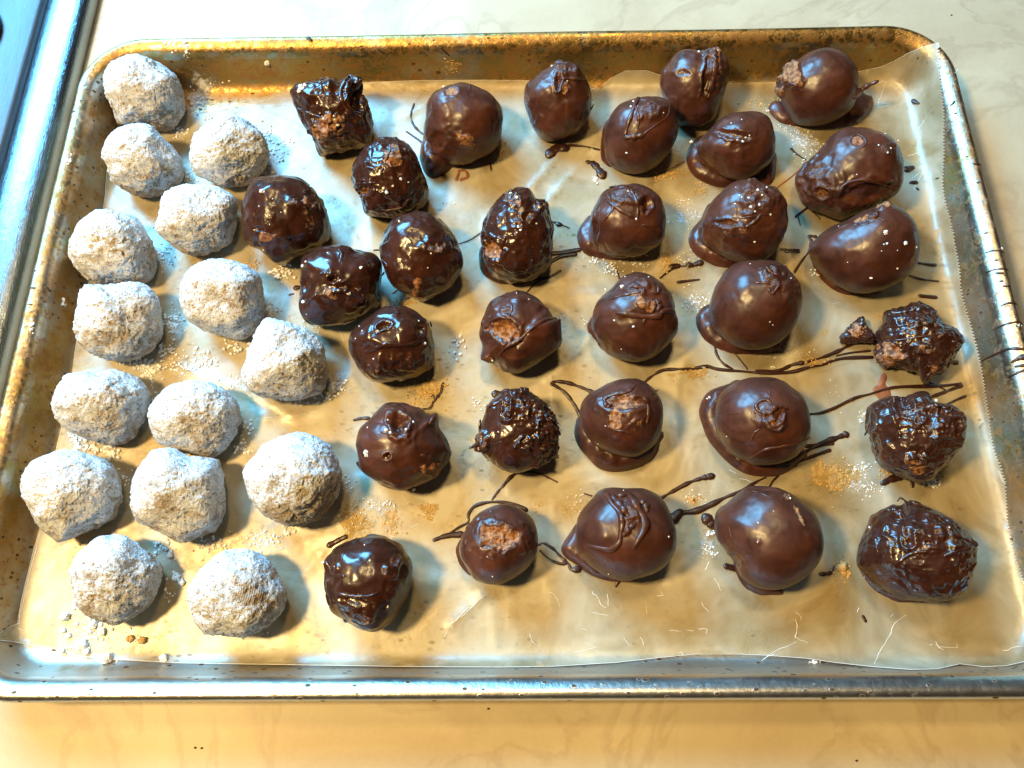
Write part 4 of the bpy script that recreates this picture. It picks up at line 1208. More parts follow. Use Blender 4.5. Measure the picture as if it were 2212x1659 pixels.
# ------------------------------------------------------------------ chocolate drips and threads
GD = 'chocolate drips and threads on the paper and rim'
DR = [  # label, [(region, points, width start, width end)], where
 ('curled thin chocolate thread rising left of the ball with the round pool', [('B', [(1090,440),(1068,510),(1080,570),(1120,620),(1175,655)], 9, 12)]),
 ('short thin chocolate thread just under the curled thread, upper left', [('B', [(1038,625),(1090,660),(1145,700)], 8, 12)]),
 ('leaf shaped chocolate drop tied by a thread to the ball with the triangular flap', [('C', [(335,940),(380,905),(440,895)], 62, 40), ('C', [(430,885),(470,882),(560,890),(662,912)], 18, 9)]),
 ('curled chocolate drop with a small tail below the leaf shaped drop', [('C', [(580,992),(620,1005),(660,1050),(680,1085)], 22, 50)]),
 ('faint reddish chocolate line between the flap ball and the dented ball', [('C', [(1130,1038),(1180,1012),(1225,990)], 8, 6)]),
 ('short chocolate thread with a bead right of the craggy looped ball', [('C', [(340,1390),(375,1395)], 12, 12), ('C', [(385,1405),(400,1408)], 28, 24), ('C', [(410,1410),(460,1430)], 9, 7)]),
 ('pair of thick chocolate strings bridging the craggy ball and the hanging thread ball', [('G', [(330,110),(430,98),(525,82)], 22, 26), ('G', [(330,165),(410,125),(500,112)], 18, 24)]),
 ('forked chocolate sprig below the craggy looped ball', [('G', [(178,365),(240,300),(300,272)], 8, 11), ('G', [(230,280),(330,260),(400,222)], 10, 14)]),
 ('tiny chocolate thread above the ball with the white nut chip', [('G', [(740,180),(775,220),(792,275)], 8, 10)]),
 ('chocolate thread with an oblong bead right above the nut chip ball', [('G', [(1062,270),(1110,232),(1150,205)], 10, 12), ('G', [(1140,195),(1185,188)], 34, 28), ('G', [(1190,190),(1240,190)], 9, 7)]),
 ('dumbbell shaped chocolate drop beside the oblong bead', [('G', [(1255,182),(1280,184)], 34, 22), ('G', [(1290,180),(1330,168)], 22, 36)]),
 ('cigar shaped chocolate drop under the dumbbell shaped drop', [('G', [(1180,298),(1250,288),(1322,280)], 18, 10)]),
 ('narrow chocolate loop left of the big sugar dotted ball', [('H', [(208,78),(270,80),(335,82)], 10, 9), ('H', [(240,94),(330,96)], 11, 14)]),
 ('crooked chocolate thread joining the crest ball to the sugar dotted ball', [('H', [(300,232),(350,155),(395,95),(415,30),(395,-8),(440,-5)], 10, 16)]),
 ('small chocolate thread left of the ball with the nut ring', [('D', [(280,905),(310,935),(375,978)], 14, 8)]),
 ('long faint chocolate line running from the nut ring ball down left', [('D', [(178,1168),(270,1100),(340,1040)], 8, 7)]),
 ('two little chocolate legs dripping under the nut ring ball', [('D', [(385,1298),(320,1345),(305,1360)], 12, 9), ('D', [(320,1345),(340,1410)], 9, 6), ('D', [(425,1325),(470,1368)], 10, 8)]),
 ('teardrop shaped chocolate drop with a tail right of the nut ring ball', [('D', [(1045,1042),(1085,1030)], 34, 22), ('D', [(1085,1030),(1110,1012),(1155,1008)], 14, 10)]),
 ('forked chocolate splash crossing to the serrated paper edge', [('D', [(1068,1130),(1140,1125),(1200,1112),(1260,1100)], 14, 18), ('D', [(1120,1115),(1190,1068),(1268,1008)], 9, 9), ('D', [(1180,1120),(1200,1140)], 12, 8)]),
 ('tiny chocolate dash below the forked splash', [('D', [(1110,1168),(1155,1195)], 8, 10)]),
 ('seed shaped chocolate drop alone near the upper right paper corner', [('D', [(1100,592),(1125,605)], 38, 24)]),
 ('small brown sliver between the pointed tail and the paper corner', [('D', [(975,490),(1000,465)], 8, 8)]),
 ('straight chocolate stroke reaching the paper edge right of the sugar dotted ball', [('H', [(1115,168),(1200,182),(1300,186),(1366,186)], 12, 15)]),
 ('thin slanting chocolate stroke under the straight stroke', [('H', [(1055,250),(1130,275),(1250,292),(1375,303)], 12, 8)]),
 ('short chocolate stroke touching the serrated edge', [('H', [(1285,335),(1365,335)], 10, 18)]),
 ('short thick chocolate bar above the ragged crumbling chunk', [('H', [(1135,388),(1238,398)], 20, 20)]),
 ('thick chocolate dash between the ragged chunk and the tray wall', [('H', [(1358,830),(1420,832),(1492,825)], 20, 18)]),
 ('long chocolate string curving from the torn open ball to the ragged chunk at right', [
     ('G', [(960,960),(1010,920),(1080,882),(1170,874),(1260,872),(1380,855)], 14, 18), ('G', [(1380,855),(1450,875),(1600,888),(1720,898),(1850,900),(1950,890),(2050,862),(2140,845),(2220,815),(2310,800),(2470,795)], 18, 15),
     ('G', [(1700,885),(1850,882),(1940,845),(2010,832)], 14, 20)]),
 ('double chocolate string rising to the brown crumb left of the ragged chunk', [('H', [(390,825),(500,792),(600,750),(700,702),(835,690)], 13, 22), ('H', [(580,785),(680,765),(805,752)], 9, 12)]),
 ('two wavy chocolate threads dangling below the crest ball', [('G', [(1425,720),(1440,780),(1480,835),(1540,872)], 13, 14), ('G', [(1550,762),(1595,815),(1640,872)], 9, 10)]),
 ('long chocolate string from the widest ball up to the right wall', [('H', [(400,1172),(470,1165),(560,1135),(650,1090),(720,1060),(800,1040),(930,1002),(1020,992),(1150,990),(1280,985),(1400,972),(1470,960)], 12, 16),
     ('H', [(1205,1060),(1290,1030),(1380,995),(1470,965)], 16, 14), ('H', [(1200,962),(1300,1010)], 9, 9)]),
 ('thin chocolate stroke above the lumpy ragged ball', [('H', [(1310,1110),(1400,1068),(1500,1032)], 9, 14)]),
 ('fan of three chocolate strings at the lower right of the widest ball', [('H', [(380,1385),(450,1378),(555,1368)], 18, 16), ('H', [(300,1490),(380,1420),(500,1360),(595,1325),(640,1308)], 16, 30), ('H', [(312,1495),(400,1460),(535,1412)], 12, 18)]),
 ('hairpin chocolate loop left of the torn open ball', [('G', [(345,972),(370,956),(450,965),(540,995),(618,1028)], 20, 18), ('G', [(350,975),(420,1020),(480,1090),(535,1185)], 18, 20)]),
 ('knotted chocolate thread lying on the yellow filling stain', [('F', [(1145,1140),(1195,1132),(1215,1095),(1235,1068)], 12, 14), ('F', [(1200,1042),(1235,1062),(1265,1030),(1282,968)], 18, 14)]),
 ('small chocolate dash left of the ball with the horn', [('F', [(692,1212),(740,1200),(788,1200)], 14, 20)]),
 ('little dark chip by the left edge of the squarish dark ball', [('F', [(305,335),(330,330)], 30, 18), ('F', [(262,380),(290,374)], 12, 8)]),
 ('chocolate thread dangling under the spiky ball', [('J', [(1605,250),(1640,200),(1680,155),(1740,90),(1800,55)], 9, 22)]),
 ('thin curved chocolate thread at lower right of the spiky ball', [('K', [(150,58),(250,70),(320,100),(380,130)], 11, 8)]),
 ('chocolate loop hugging the upper left of the ball with the bite-like opening', [('J', [(1222,515),(1300,488),(1400,478)], 18, 34), ('J', [(1300,490),(1380,435),(1448,395),(1450,345),(1490,292),(1560,268),(1650,262),(1740,275),(1830,315)], 12, 20)]),
 ('tangled chocolate threads between the bite ball and the twist ball', [('K', [(255,548),(290,535),(350,570),(400,620),(440,660)], 9, 16), ('K', [(265,585),(330,640),(400,672),(450,668),(470,705),(515,712)], 9, 22), ('K', [(500,712),(520,710)], 34, 34)]),
 ('chocolate string with a bulb at its end above the twist ball', [('K', [(1068,238),(1150,190),(1260,132),(1340,105),(1395,92)], 16, 24), ('K', [(1385,95),(1408,90)], 34, 34)]),
 ('long tapering chocolate string from the twist ball over to the matte ball', [('K', [(1150,375),(1195,330)], 56, 40), ('K', [(1190,335),(1300,322),(1400,280),(1500,230),(1600,190),(1700,130),(1765,98)], 34, 8)]),
 ('short chocolate thread above the matte ball', [('L', [(130,172),(160,122),(195,88)], 9, 12)]),
 ('fat chocolate drop left of the matte ball', [('K', [(1370,372),(1400,405),(1425,430)], 60, 40)]),
 ('small chocolate nub at the lower left of the matte ball', [('K', [(1500,688),(1560,705)], 30, 30)]),
 ('tiny chocolate drip at the bottom of the twist ball', [('K', [(768,822),(785,790)], 12, 20)]),
 ('tiny brown hair left of the top of the twist ball', [('K', [(555,205),(610,222)], 7, 8)]),
 ('dark curl of chocolate beside the pale filling crumb, lower right', [('L', [(478,742),(530,738)], 22, 12), ('L', [(530,738),(550,720),(565,688)], 20, 8)]),
 ('seed shaped dark speck below and left of the glossiest ball', [('L', [(757,1022),(773,1052)], 16, 16)]),
 ('broken flake of chocolate under the lumpy ragged ball', [('L', [(885,140),(940,112),(1000,95)], 24, 40), ('L', [(1085,158),(1085,130)], 18, 22)]),
 ('crisp chocolate shard on top of the filling smear, left of the lowest chocolate', [('J', [(528,548),(580,520),(635,492)], 30, 22)]),
 ('round chocolate bead above the spiky ball', [('F', [(1630,1040),(1672,1040)], 46, 26)]),
 ('cluster of chocolate beads at upper left of the spiky ball', [('F', [(1580,1122),(1620,1102),(1660,1090)], 22, 26)]),
 ('thin dark thread between the nut spot ball and the craggy ball', [('B', [(1385,1370),(1460,1342),(1542,1290)], 7, 10)]),
 ('short dark dash left of the nut spot ball', [('B', [(822,1412),(862,1410)], 9, 9)]),
 ('brown sliver right of the small chocolate flake, upper middle', [('B', [(1594,835),(1602,882)], 8, 9)]),
 ('small reddish flake of chocolate below the round pool', [('B', [(1370,945),(1390,890)], 18, 12), ('B', [(1385,885),(1430,885),(1445,925),(1400,945)], 12, 16)]),
 ('tiny dark dash on the back wall of the tray above the nut spot', [('B', [(1270,75),(1320,118)], 9, 11)]),
 ('dark fleck at the back edge of the tray, upper left', [('B', [(385,5),(408,22)], 16, 14)]),
 ('small slanting dark drip on the upper right inner wall', [('D', [(1335,622),(1362,595)], 8, 8)]),
 ('uppermost chocolate thread draped over the right rim', [('D', [(1490,1008),(1540,1010),(1570,1038)], 10, 8)]),
 ('second chocolate thread down the right rim, beside a white crumb', [('H', [(1565,105),(1620,90),(1680,95),(1705,120)], 6, 10)]),
 ('third chocolate thread down the right rim', [('H', [(1570,235),(1640,213),(1710,215),(1738,245)], 6, 10), ('H', [(1635,238),(1678,240)], 9, 12)]),
 ('very short chocolate tick on the right rim', [('H', [(1685,325),(1725,325)], 6, 8)]),
 ('bow shaped chocolate thread over the right rim, above the tick with a crumb', [('H', [(1670,455),(1720,437),(1770,440),(1790,460)], 6, 14)]),
 ('chocolate thread over the right rim ending at a white crumb', [('H', [(1615,615),(1700,578),(1770,562),(1812,570)], 5, 12)]),
 ('longest chocolate thread climbing the right wall and over the rim', [('H', [(1535,825),(1620,782),(1730,740),(1822,742)], 7, 14)]),
 ('dark smudge of chocolate on the rim at the right edge', [('H', [(1740,830),(1790,802),(1818,795)], 8, 30), ('H', [(1765,858),(1818,850)], 10, 14)]),
 ('lowest chocolate thread on the right rim', [('H', [(1715,935),(1770,905),(1820,882)], 7, 9)]),
 ('brown fleck on the waxed paper near the lower right serrated edge', [('H', [(1528,1262),(1550,1238)], 10, 12)]),
]
for i, (lab, segs) in enumerate(DR):
    parts = []
    allp = []
    for rg, pts, w0, w1 in segs:
        uv = catmull(px(rg, pts), 7)
        P = on_tray(uv)
        onp = inset(P[:, 0], P[:, 1]) > 1.9
        Q = on_paper(uv)
        if onp.all():
            P = Q
            N = None
        else:
            P = np.where(onp[:, None], Q, P)
            P[:, 2] += 0.03
            N = None
        tq = np.linspace(0, 1, len(P))
        dist = np.linalg.norm(P - CAM_POS, axis=1)
        rr = 0.5 * (w0 + (w1 - w0) * tq) * ZK / FPX * dist * (1 + min(1, len(P) / 26) ** 2 * (0.20 * np.sin(tq * 13 + i) + .14 * np.sin(tq * 31 + 2 * i))) * 1.3
        P = P + np.array([0, 0, 1]) * (rr * 0.12)[:, None]
        parts.append(tube(P, rr, 0.42, 10))
        allp.append(P)
    V, F = join(parts)
    org = np.vstack(allp).mean(0)
    pale = 'reddish' in lab or 'faint' in lab
    tag(mesh('chocolate_drip', V, F, M['redsmear'] if pale else M['drip'], origin=org), lab, 'chocolate drip', GD)

# ------------------------------------------------------------------ smears of filling, flakes
GS = 'smears of filling on the waxed paper'
SM = [
 ('yellow greasy filling stain under the knotted chocolate thread', 'F', (1190,1020), 110, 90, 22),
 ('yellow filling stain on the long chocolate string, left part', 'G', (1290,900), 130, 55, 20),
 ('yellow filling stain on the double chocolate string', 'H', (450,825), 95, 26, 16),
 ('large yellow filling stain below the fan of three strings', 'L', (560,90), 150, 110, 34),
 ('brown and yellow smear leading to the crisp shard, lower left', 'J', (690,390), 110, 100, 26),
 ('pale tan smear between the horned ball and the lowest chocolate', 'J', (940,390), 60, 80, 18),
 ('small yellow smear left of the loop of the bite ball', 'J', (1180,310), 60, 60, 14),
 ('golden crumbs stain beneath the flap ball', 'C', (1120,1070), 110, 50, 18),
 ('golden stain above the dotted gash ball', 'C', (1350,1180), 60, 60, 12),
 ('pale orange crumb of filling beside the dark curl', 'L', (620,700), 58, 78, 8),
 ('yellow stain between the nut chip ball and the gashed ball', 'G', (1110,170), 45, 90, 14),
 ('golden stain above the barrel shaped ball', 'F', (1010,430), 90, 40, 14),
 ('small golden patch above the ragged chunk', 'H', (865,520), 30, 32, 6),
 ('two golden flecks left of the ragged chunk', 'H', (510,620), 26, 55, 6),
 ('golden crumb smear on the back wall of the tray', 'B', (1330,195), 50, 40, 8),
 ('pale crumb of filling between the twist ball and the matte ball', 'K', (1275,248), 55, 32, 10),
 ('yellow fleck left of the twist ball', 'K', (435,305), 26, 26, 5),
 ('orange stain on the floor in the lower left of the tray', 'I', (1090,1200), 36, 22, 3),
]
for i, (lab, rg, c, rx, ry, nf) in enumerate(SM):
    rs = np.random.RandomState(900 + i)
    parts = []
    lump = 'crumb of filling' in lab
    for k in range(int(nf * 1.5) + 1):
        if k == 0 and lump:
            cc, r = np.array(c, float), (rx * .62, ry * .62)
        else:
            q = rs.randn(2) * 0.42
            cc = np.array(c) + q * (rx, ry)
            s0 = (0.07 + 0.24 * rs.rand() ** 2.0)
            r = (rx * s0, ry * s0)
        if min(r) < 5:
            r = (max(r[0], 5), max(r[1], 5))
        th = np.linspace(0, 2 * math.pi, 15)[:-1]
        rad = 1 + .38 * rs.randn(14) * .8
        pl = np.stack([cc[0] + r[0] * np.cos(th) * np.clip(rad, .35, 1.8), cc[1] + r[1] * np.sin(th) * np.clip(rad, .35, 1.8)], 1)
        uv = catmull(px(rg, pl), 2, True)
        on_wall = 'wall' in lab
        O = on_tray(uv) if on_wall else on_plane(uv, 0.07)
        hgt = (0.30 if (lump and k == 0) else 0.025 + .035 * rs.rand())
        zf = (lambda x, y: tray_h(x, y) + .02) if on_wall else (lambda x, y: support(x, y) + 0.004)
        try:
            parts.append(blob(O, hgt, 0.22 if lump else .06, zf, step=0.11, namp=.45, seed=i))
        except Exception:
            pass
    V, F = join([(list(v), f) for v, f in parts])
    smo = mesh('filling_smear', V, F, M['smear'] if 'pale' not in lab else M['filling'], origin=np.mean(V, 0))
    if 'wall' not in lab:
        th = np.linspace(0, 2 * math.pi, 17)[:-1]
        pl = np.stack([c[0] + rx * 1.05 * np.cos(th) * (1 + .3 * rs.randn(16)).clip(.5, 1.5), c[1] + ry * 1.05 * np.sin(th) * (1 + .3 * rs.randn(16)).clip(.5, 1.5)], 1)
        Vb, Fb = blob(on_plane(catmull(px(rg, pl), 3, True), .07), .008, .35, lambda x, y: support(x, y) + .006, step=.12)
        mesh('grease_film', Vb, Fb, M['stain'], smo, np.mean(V, 0), attrs={'edge': BLOB_EDGE})
    tag(smo, lab, 'filling smear', GS)
    continue
    tag(mesh('filling_smear', V, F, M['smear'] if 'pale' not in lab else M['filling'], origin=np.mean(V, 0)), lab, 'filling smear', GS)

# a broken crumb and a reddish smear by the ragged chunk
build_ball('chocolate_crumb', 'H', [(700,560),(755,535),(780,590),(830,640),(830,695),(740,695),(640,712),(600,670),(640,620)], 'choc', 'small jagged brown crumb broken off left of the ragged chunk', 'crumb', None,
           lvl=5, wet=True, crunch=.11, hfac=.5, seed=77, feats=[('rough', (720,620), 60, .08, .9)])
rs = np.random.RandomState(3)
pts = px('H', [(895,900),(912,935),(905,975),(935,1010),(945,1060),(915,1088),(860,1070),(825,1030),(822,1000),(850,975),(862,930)])
Vb, Fb = blob(on_plane(catmull(pts, 4, True), .06), .05, .2, lambda x, y: support(x, y) + .003, step=.08, namp=.5)
tag(mesh('chocolate_smear', Vb, Fb, M['redsmear'], origin=Vb.mean(0)), 'translucent reddish chocolate smear between the two lowest ragged balls at right', 'chocolate smear')

# ------------------------------------------------------------------ sugar and crumbs
CLW = [  # region, x, y, spread x, spread y, count, size (survey px)
 ('A', 1300, 640, 90, 60, 30, 15), ('A', 1350, 760, 70, 50, 26, 13), ('A', 1190, 880, 50, 50, 20, 14), ('A', 1760, 900, 70, 90, 40, 15), ('A', 1750, 1120, 60, 60, 20, 15), ('B', 150, 760, 90, 70, 50, 16), ('B', 250, 700, 60, 40, 16, 14),
 ('A', 1250, 1180, 60, 60, 25, 12), ('A', 1100, 1520, 60, 80, 20, 11), ('A', 1240, 330, 20, 60, 14, 20), ('A', 1150, 300, 60, 40, 20, 14), ('A', 1320, 240, 30, 14, 10, 20), ('A', 1440, 560, 90, 30, 12, 9), ('A', 460, 1060, 22, 40, 16, 14),
 ('E', 1100, 130, 50, 90, 30, 13), ('E', 1150, 560, 60, 80, 50, 15), ('E', 1100, 750, 80, 60, 45, 14), ('E', 900, 830, 130, 40, 60, 12), ('E', 1000, 900, 80, 50, 45, 13), ('E', 1340, 830, 90, 70, 60, 14), ('E', 1200, 860, 90, 50, 40, 13),
 ('E', 1560, 730, 70, 40, 26, 15), ('E', 1560, 960, 80, 50, 36, 11), ('E', 1010, 1080, 36, 60, 26, 13), ('E', 1000, 1180, 26, 40, 14, 13), ('E', 600, 1400, 120, 40, 50, 16), ('E', 740, 1430, 50, 50, 30, 17), ('E', 480, 1340, 40, 40, 16, 15), ('E', 1640, 1270, 50, 70, 22, 12),
 ('E', 1630, 1400, 60, 50, 24, 13), ('E', 210, 590, 22, 40, 20, 15), ('E', 420, 440, 16, 20, 5, 15), ('F', 130, 480, 60, 50, 30, 15), ('F', 210, 230, 80, 50, 36, 17), ('F', 580, 980, 50, 60, 34, 14), ('F', 500, 1060, 60, 30, 20, 12), ('F', 1380, 720, 60, 60, 16, 15),
 ('F', 1500, 1080, 40, 40, 16, 8), ('F', 420, 600, 70, 60, 16, 9), ('F', 320, 1100, 90, 20, 10, 10), ('I', 620, 1090, 100, 80, 40, 15), ('I', 560, 1230, 110, 50, 36, 12), ('I', 500, 950, 26, 50, 18, 14), ('I', 1190, 760, 50, 40, 16, 14), ('I', 900, 1200, 90, 60, 22, 11),
 ('I', 700, 1310, 80, 14, 26, 11), ('I', 1080, 560, 80, 60, 30, 14), ('I', 1400, 540, 90, 60, 36, 11), ('I', 1330, 420, 90, 40, 24, 9), ('I', 820, 90, 40, 50, 12, 15), ('I', 520, 540, 60, 26, 12, 9), ('I', 1150, 900, 120, 60, 12, 10),
 ('J', 60, 520, 130, 70, 50, 12), ('J', 250, 460, 60, 30, 30, 13), ('J', 560, 200, 140, 70, 36, 9), ('J', 900, 280, 120, 40, 34, 10), ('J', 650, 400, 120, 80, 40, 7), ('J', 30, 1130, 60, 30, 10, 9), ('J', 640, 130, 80, 40, 14, 11),
 ('C', 700, 1560, 40, 60, 12, 8), ('C', 1290, 1490, 26, 50, 40, 10), ('G', 740, 210, 60, 50, 46, 9), ('G', 640, 150, 70, 30, 30, 8), ('G', 1300, 430, 80, 70, 60, 9), ('G', 1250, 150, 120, 60, 40, 6), ('G', 900, 160, 100, 60, 46, 7), ('G', 560, 560, 60, 24, 12, 8),
 ('G', 400, 520, 30, 30, 20, 6), ('C', 1250, 1330, 110, 80, 46, 6), ('C', 630, 1110, 20, 30, 10, 13), ('C', 1200, 1250, 80, 40, 24, 8), ('D', 380, 880, 110, 90, 80, 7), ('D', 300, 780, 120, 40, 50, 7), ('D', 120, 660, 20, 20, 6, 14), ('K', 1380, 590, 70, 60, 40, 7), ('K', 1400, 470, 30, 20, 14, 12),
 ('K', 1300, 230, 90, 50, 30, 8), ('K', 1150, 180, 40, 16, 12, 7), ('L', 780, 170, 110, 50, 50, 7), ('L', 1210, 130, 50, 30, 36, 12), ('L', 720, 40, 90, 40, 40, 8), ('H', 280, 770, 140, 50, 30, 6), ('H', 760, 1180, 30, 40, 14, 10), ('H', 160, 860, 30, 10, 8, 7), ('L', 430, 1325, 40, 7, 14, 9),
 ('H', 440, 240, 40, 26, 8, 10), ('H', 1680, 70, 16, 12, 4, 12), ('H', 1800, 580, 12, 12, 4, 12), ('H', 600, 1100, 90, 200, 14, 5), ('K', 500, 250, 80, 70, 30, 7), ('F', 1100, 130, 120, 180, 12, 7), ('B', 1400, 1150, 160, 60, 10, 8), ('B', 110, 175, 14, 10, 3, 20), ('A', 1770, 425, 20, 14, 4, 16),
]


def crumbs(clusters, name, mat, seed, label, cat):
    rs = np.random.RandomState(seed)
    Vs, Fs = ico(1)
    allV, allF, b = [], [], 0
    for rg, x, y, sx_, sy_, cnt, size in clusters:
        cnt = int(cnt * 1.7)
        q = rs.randn(cnt, 2) * (sx_ * .55, sy_ * .55) + (x, y)
        uv = px(rg, q)
        Pt = on_tray(uv)
        wall = inset(Pt[:, 0], Pt[:, 1]) < 1.9
        Pp = on_paper(uv)
        P = np.where(wall[:, None], Pt, Pp)
        for p, u in zip(P, uv):
            r = size * ZK * 0.60 / 46 * (0.25 + 1.15 * rs.rand() ** 1.8)
            jit = 1 + .7 * (rs.rand(len(Vs)) - .5)
            v = Vs * (r * jit)[:, None] * np.array([1 + .4 * rs.rand(), 1, .75])
            a = rs.rand() * 6.28
            v = np.column_stack([v[:, 0] * math.cos(a) - v[:, 1] * math.sin(a), v[:, 0] * math.sin(a) + v[:, 1] * math.cos(a), v[:, 2]])
            allV.append(v + p + (0, 0, r * .45))
            allF.append(Fs + b)
            b += len(Vs)
    o = mesh(name, np.vstack(allV), np.vstack(allF), mat, smooth=False)
    tag(o, label, cat, kind='stuff')


crumbs(CLW, 'sugar_crumbs', M['sugar'], 11, 'white powdered sugar crumbs scattered over the waxed paper between the balls', 'sugar')
CLG = [('C', 1100, 1090, 110, 50, 60, 10), ('C', 1350, 1160, 80, 60, 40, 9), ('G', 1080, 180, 60, 80, 50, 9), ('G', 960, 110, 90, 40, 40, 9), ('G', 1300, 900, 110, 50, 50, 8), ('H', 440, 830, 110, 30, 40, 8), ('L', 560, 90, 160, 100, 90, 10), ('J', 700, 350, 100, 90, 80, 9),
       ('F', 1180, 1030, 120, 90, 80, 9), ('L', 620, 710, 60, 80, 36, 9), ('D', 60, 620, 80, 60, 60, 8), ('J', 1180, 320, 60, 60, 30, 9), ('B', 1660, 770, 30, 40, 16, 12), ('F', 1000, 430, 100, 40, 36, 9), ('J', 950, 400, 50, 80, 40, 8), ('B', 1330, 200, 50, 60, 26, 10),
       ('K', 250, 300, 60, 50, 26, 6), ('E', 560, 1400, 100, 40, 26, 10), ('D', 200, 560, 40, 60, 20, 9), ('L', 900, 60, 60, 60, 26, 9), ('K', 1280, 240, 60, 36, 20, 10), ('C', 10, 920, 20, 50, 12, 12), ('B', 20, 1500, 60, 50, 20, 10), ('I', 1400, 560, 90, 50, 20, 9), ('I', 460, 150, 300, 500, 4, 6)]
crumbs(CLG, 'golden_crumbs', M['crumb'], 12, 'golden yellow crumbs of filling scattered over the waxed paper', 'crumbs')

DUST = [('A', 1310, 680, 120, 110), ('A', 1190, 890, 70, 60), ('A', 1770, 960, 90, 170), ('B', 190, 740, 150, 90), ('E', 1110, 150, 70, 130), ('E', 1170, 600, 80, 130), ('E', 980, 840, 190, 90), ('E', 1330, 830, 150, 100), ('E', 620, 1410, 200, 60),
        ('E', 1580, 960, 120, 70), ('F', 160, 460, 90, 60), ('F', 560, 1010, 110, 90), ('I', 620, 1160, 150, 140), ('I', 1170, 780, 90, 60), ('I', 1380, 520, 140, 80), ('J', 60, 520, 200, 90), ('A', 1230, 330, 45, 90), ('A', 450, 1080, 40, 60), ('E', 200, 620, 36, 60),
        ('J', 850, 300, 180, 60), ('C', 1230, 1350, 120, 80), ('D', 370, 860, 130, 80), ('G', 1290, 430, 90, 70), ('L', 720, 150, 140, 60), ('G', 700, 180, 120, 60), ('K', 1390, 560, 70, 80)]
vv, ff, ee, nb = [], [], [], 0
for i, (rg, x, y, rx2, ry2) in enumerate(DUST):
    rs = np.random.RandomState(700 + i)
    th = np.linspace(0, 2 * math.pi, 17)[:-1]
    k = (1 + .25 * rs.randn(16)).clip(.5, 1.5)
    pl = np.stack([x + rx2 * np.cos(th) * k, y + ry2 * np.sin(th) * k], 1)
    uv = catmull(px(rg, pl), 3, True)
    wall = (rg, x) in (('A', 1230), ('A', 450), ('E', 200))
    O = on_tray(uv) if wall else on_plane(uv, .07)
    Vb, Fb = blob(O, .006, .5, (lambda x, y: tray_h(x, y) + .02) if wall else (lambda x, y: support(x, y) + .010), step=.15)
    vv.extend(list(Vb))
    ff.extend([tuple(q + nb for q in f) for f in Fb])
    ee.extend(BLOB_EDGE)
    nb += len(Vb)
tag(mesh('sugar_dust', vv, ff, M['dust'], attrs={'edge': ee}), 'thin film of white sugar dust on the waxed paper and rim around the sugar coated balls', 'sugar dust', kind='stuff')

# the larger lumps one by one
GL = 'loose white sugar lumps in the lower left corner of the tray'
LUMPS = [(440,1025,28,'crystal shaped white sugar lump furthest left under the lower left ball'), (423,1115,17,'round white sugar lump below the crystal shaped one'), (456,1150,17,'flat oblong sugar lump, leftmost of the lower lumps'),
         (550,1210,34,'largest cracked white sugar lump in the lower left corner'), (625,1078,24,'white sugar lump touching the foot of the lower left ball'), (680,1125,24,'greyish sugar lump right of the one at the ball foot'),
         (415,1250,17,'small upright sugar lump near the bottom left paper fold'), (578,1256,20,'sugar lump just under the largest cracked lump'), (712,1300,33,'big sugar lump resting at the bottom fold of the tray'),
         (870,1170,22,'yellowish sugar lump right of the lower left group'), (948,1180,22,'crooked yellowish crumb right of the yellowish lump'), (1090,1295,24,'rightmost pale crumb along the bottom fold'),
         (1132,618,17,'round white sugar lump between two sugar balls, lower left'), (1210,800,18,'white sugar lump in the blue shadow beside the lower left ball')]
for i, (x, y, r, lab) in enumerate(LUMPS):
    rs = np.random.RandomState(50 + i)
    P = on_paper(px('I', [(x, y)]))[0]
    Vs, Fs = ico(4)
    rad = r * ZK / 46
    f = 1 + .22 * fbm(Vs * 1.6 + i * 7, 2) + .16 * fbm(Vs * 5 + i, 2)
    V = Vs * (rad * f)[:, None] * np.array([1, .9, .75])
    V = V + P + (0, 0, rad * .5)
    tag(mesh('sugar_lump', V, Fs, M['sugar'] if 'yellow' not in lab else M['filling'], origin=P), lab, 'sugar lump', GL)

# dark specks on the counter
SPK = [('Z', (422, 1615), 'left one of two black specks on the counter below the tray'), ('Z', (436, 1616), 'right one of two black specks on the counter below the tray'), ('Z', (1055, 1531), 'tiny black speck on the counter under the middle of the tray'),
       ('Z', (1850, 1643), 'brown speck on the counter below the right part of the tray'), ('Z', (2055, 33), 'brown speck on the counter beyond the upper right corner of the tray')]
for i, (rg, p, lab) in enumerate(SPK):
    P = on_plane(px(rg, [p]), CZ)[0]
    Vs, Fs = ico(2)
    V = Vs * .045 * np.array([1.3, .9, .6]) + P + (0, 0, .02)
    tag(mesh('dark_speck', V, Fs, M['speck'], origin=P), lab, 'speck', 'dark specks on the counter')

# ------------------------------------------------------------------ steel edge at the left
HB = 1.1
pr0 = on_plane([(190, 0), (6, 806)], HB * .55)
xr = pr0[:, 0].mean()
pl0 = on_plane([(96, 0), (29, 270)], HB * .7)
xl = pl0[:, 0].mean()
steel = empty('steel_cooktop', (xl, 0, CZ))
tag(steel, 'brushed stainless steel appliance edge with a rounded bar, left of the tray', 'appliance')


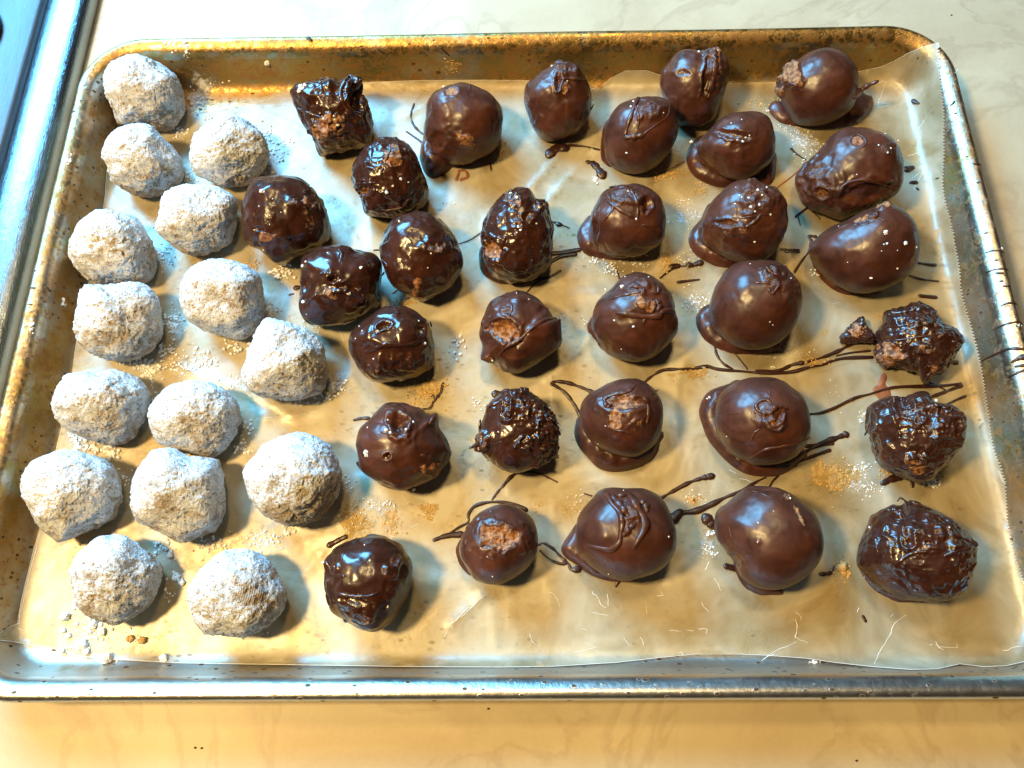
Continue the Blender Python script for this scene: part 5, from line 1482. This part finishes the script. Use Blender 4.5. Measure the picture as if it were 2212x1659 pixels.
def strip(profile, y0, y1, name, n=24, mat='steel'):
    V, F = [], []
    m = len(profile)
    for j in range(n + 1):
        y = y0 + (y1 - y0) * j / n
        for (x, z) in profile:
            V.append((x, y, z))
    for j in range(n):
        for i in range(m - 1):
            F.append((j * m + i, j * m + i + 1, (j + 1) * m + i + 1, (j + 1) * m + i))
    return mesh(name, V, F, M[mat], steel)


rnd = []
w_ = xr - xl
for k in range(19):
    a = math.pi * (1 - k / 18)
    rnd.append((xl + w_ / 2 + w_ / 2 * math.cos(a) * 1.0, CZ + 0.45 + (HB - .45 - CZ) * math.sin(a) ** .8))
strip([(xl, CZ)] + rnd + [(xr, CZ)], -40, 45, 'rounded_bar')
strip([(xl - 9, HB * .80), (xl - 3.4, HB * .80), (xl - 3.1, HB * .84), (xl - .35, HB * .82), (xl - .12, HB * .7), (xl - .05, CZ)], -40, 45, 'flat_panel', mat='panel')

# small round dish on the panel at the far left
c0 = on_plane([(-104, 72)], 1.1)[0]
dish = empty('round_dish', (c0[0], c0[1], HB * .8))
tag(dish, 'small round dish with pale blue steel lip, cut off at the upper left edge', 'dish')
parts = []
RD = 2.7
for k in range(1):
    V, F = [], []
    prof_d = [(RD * .9, .9), (RD * .97, 1.0), (RD, 1.08), (RD + .02, 1.14), (RD - .08, 1.18), (RD - .2, 1.12), (RD - .26, 1.05), (RD * .7, 1.0), (0.01, 1.0)]
    for r_, z in prof_d:
        for s in range(64):
            a = 2 * math.pi * s / 64
            V.append((c0[0] + r_ * math.cos(a), c0[1] + r_ * math.sin(a), z))
    for i in range(len(prof_d) - 1):
        for s in range(64):
            a, b = i * 64 + s, i * 64 + (s + 1) % 64
            F.append((a, b, b + 64, a + 64))
mesh('bowl', V, F, M['steel'], dish)
V = [(c0[0] + (RD - .3) * math.cos(a) * q, c0[1] + (RD - .3) * math.sin(a) * q, 1.07 + .03 * math.sin(a * 5) * q) for q in (0.0, .5, 1) for a in np.linspace(0, 2 * math.pi, 33)[:-1]]
F = [(i * 32 + s, i * 32 + (s + 1) % 32, (i + 1) * 32 + (s + 1) % 32, (i + 1) * 32 + s) for i in range(2) for s in range(32)]
mesh('brown_filling', V, F, M['crumb'], dish)
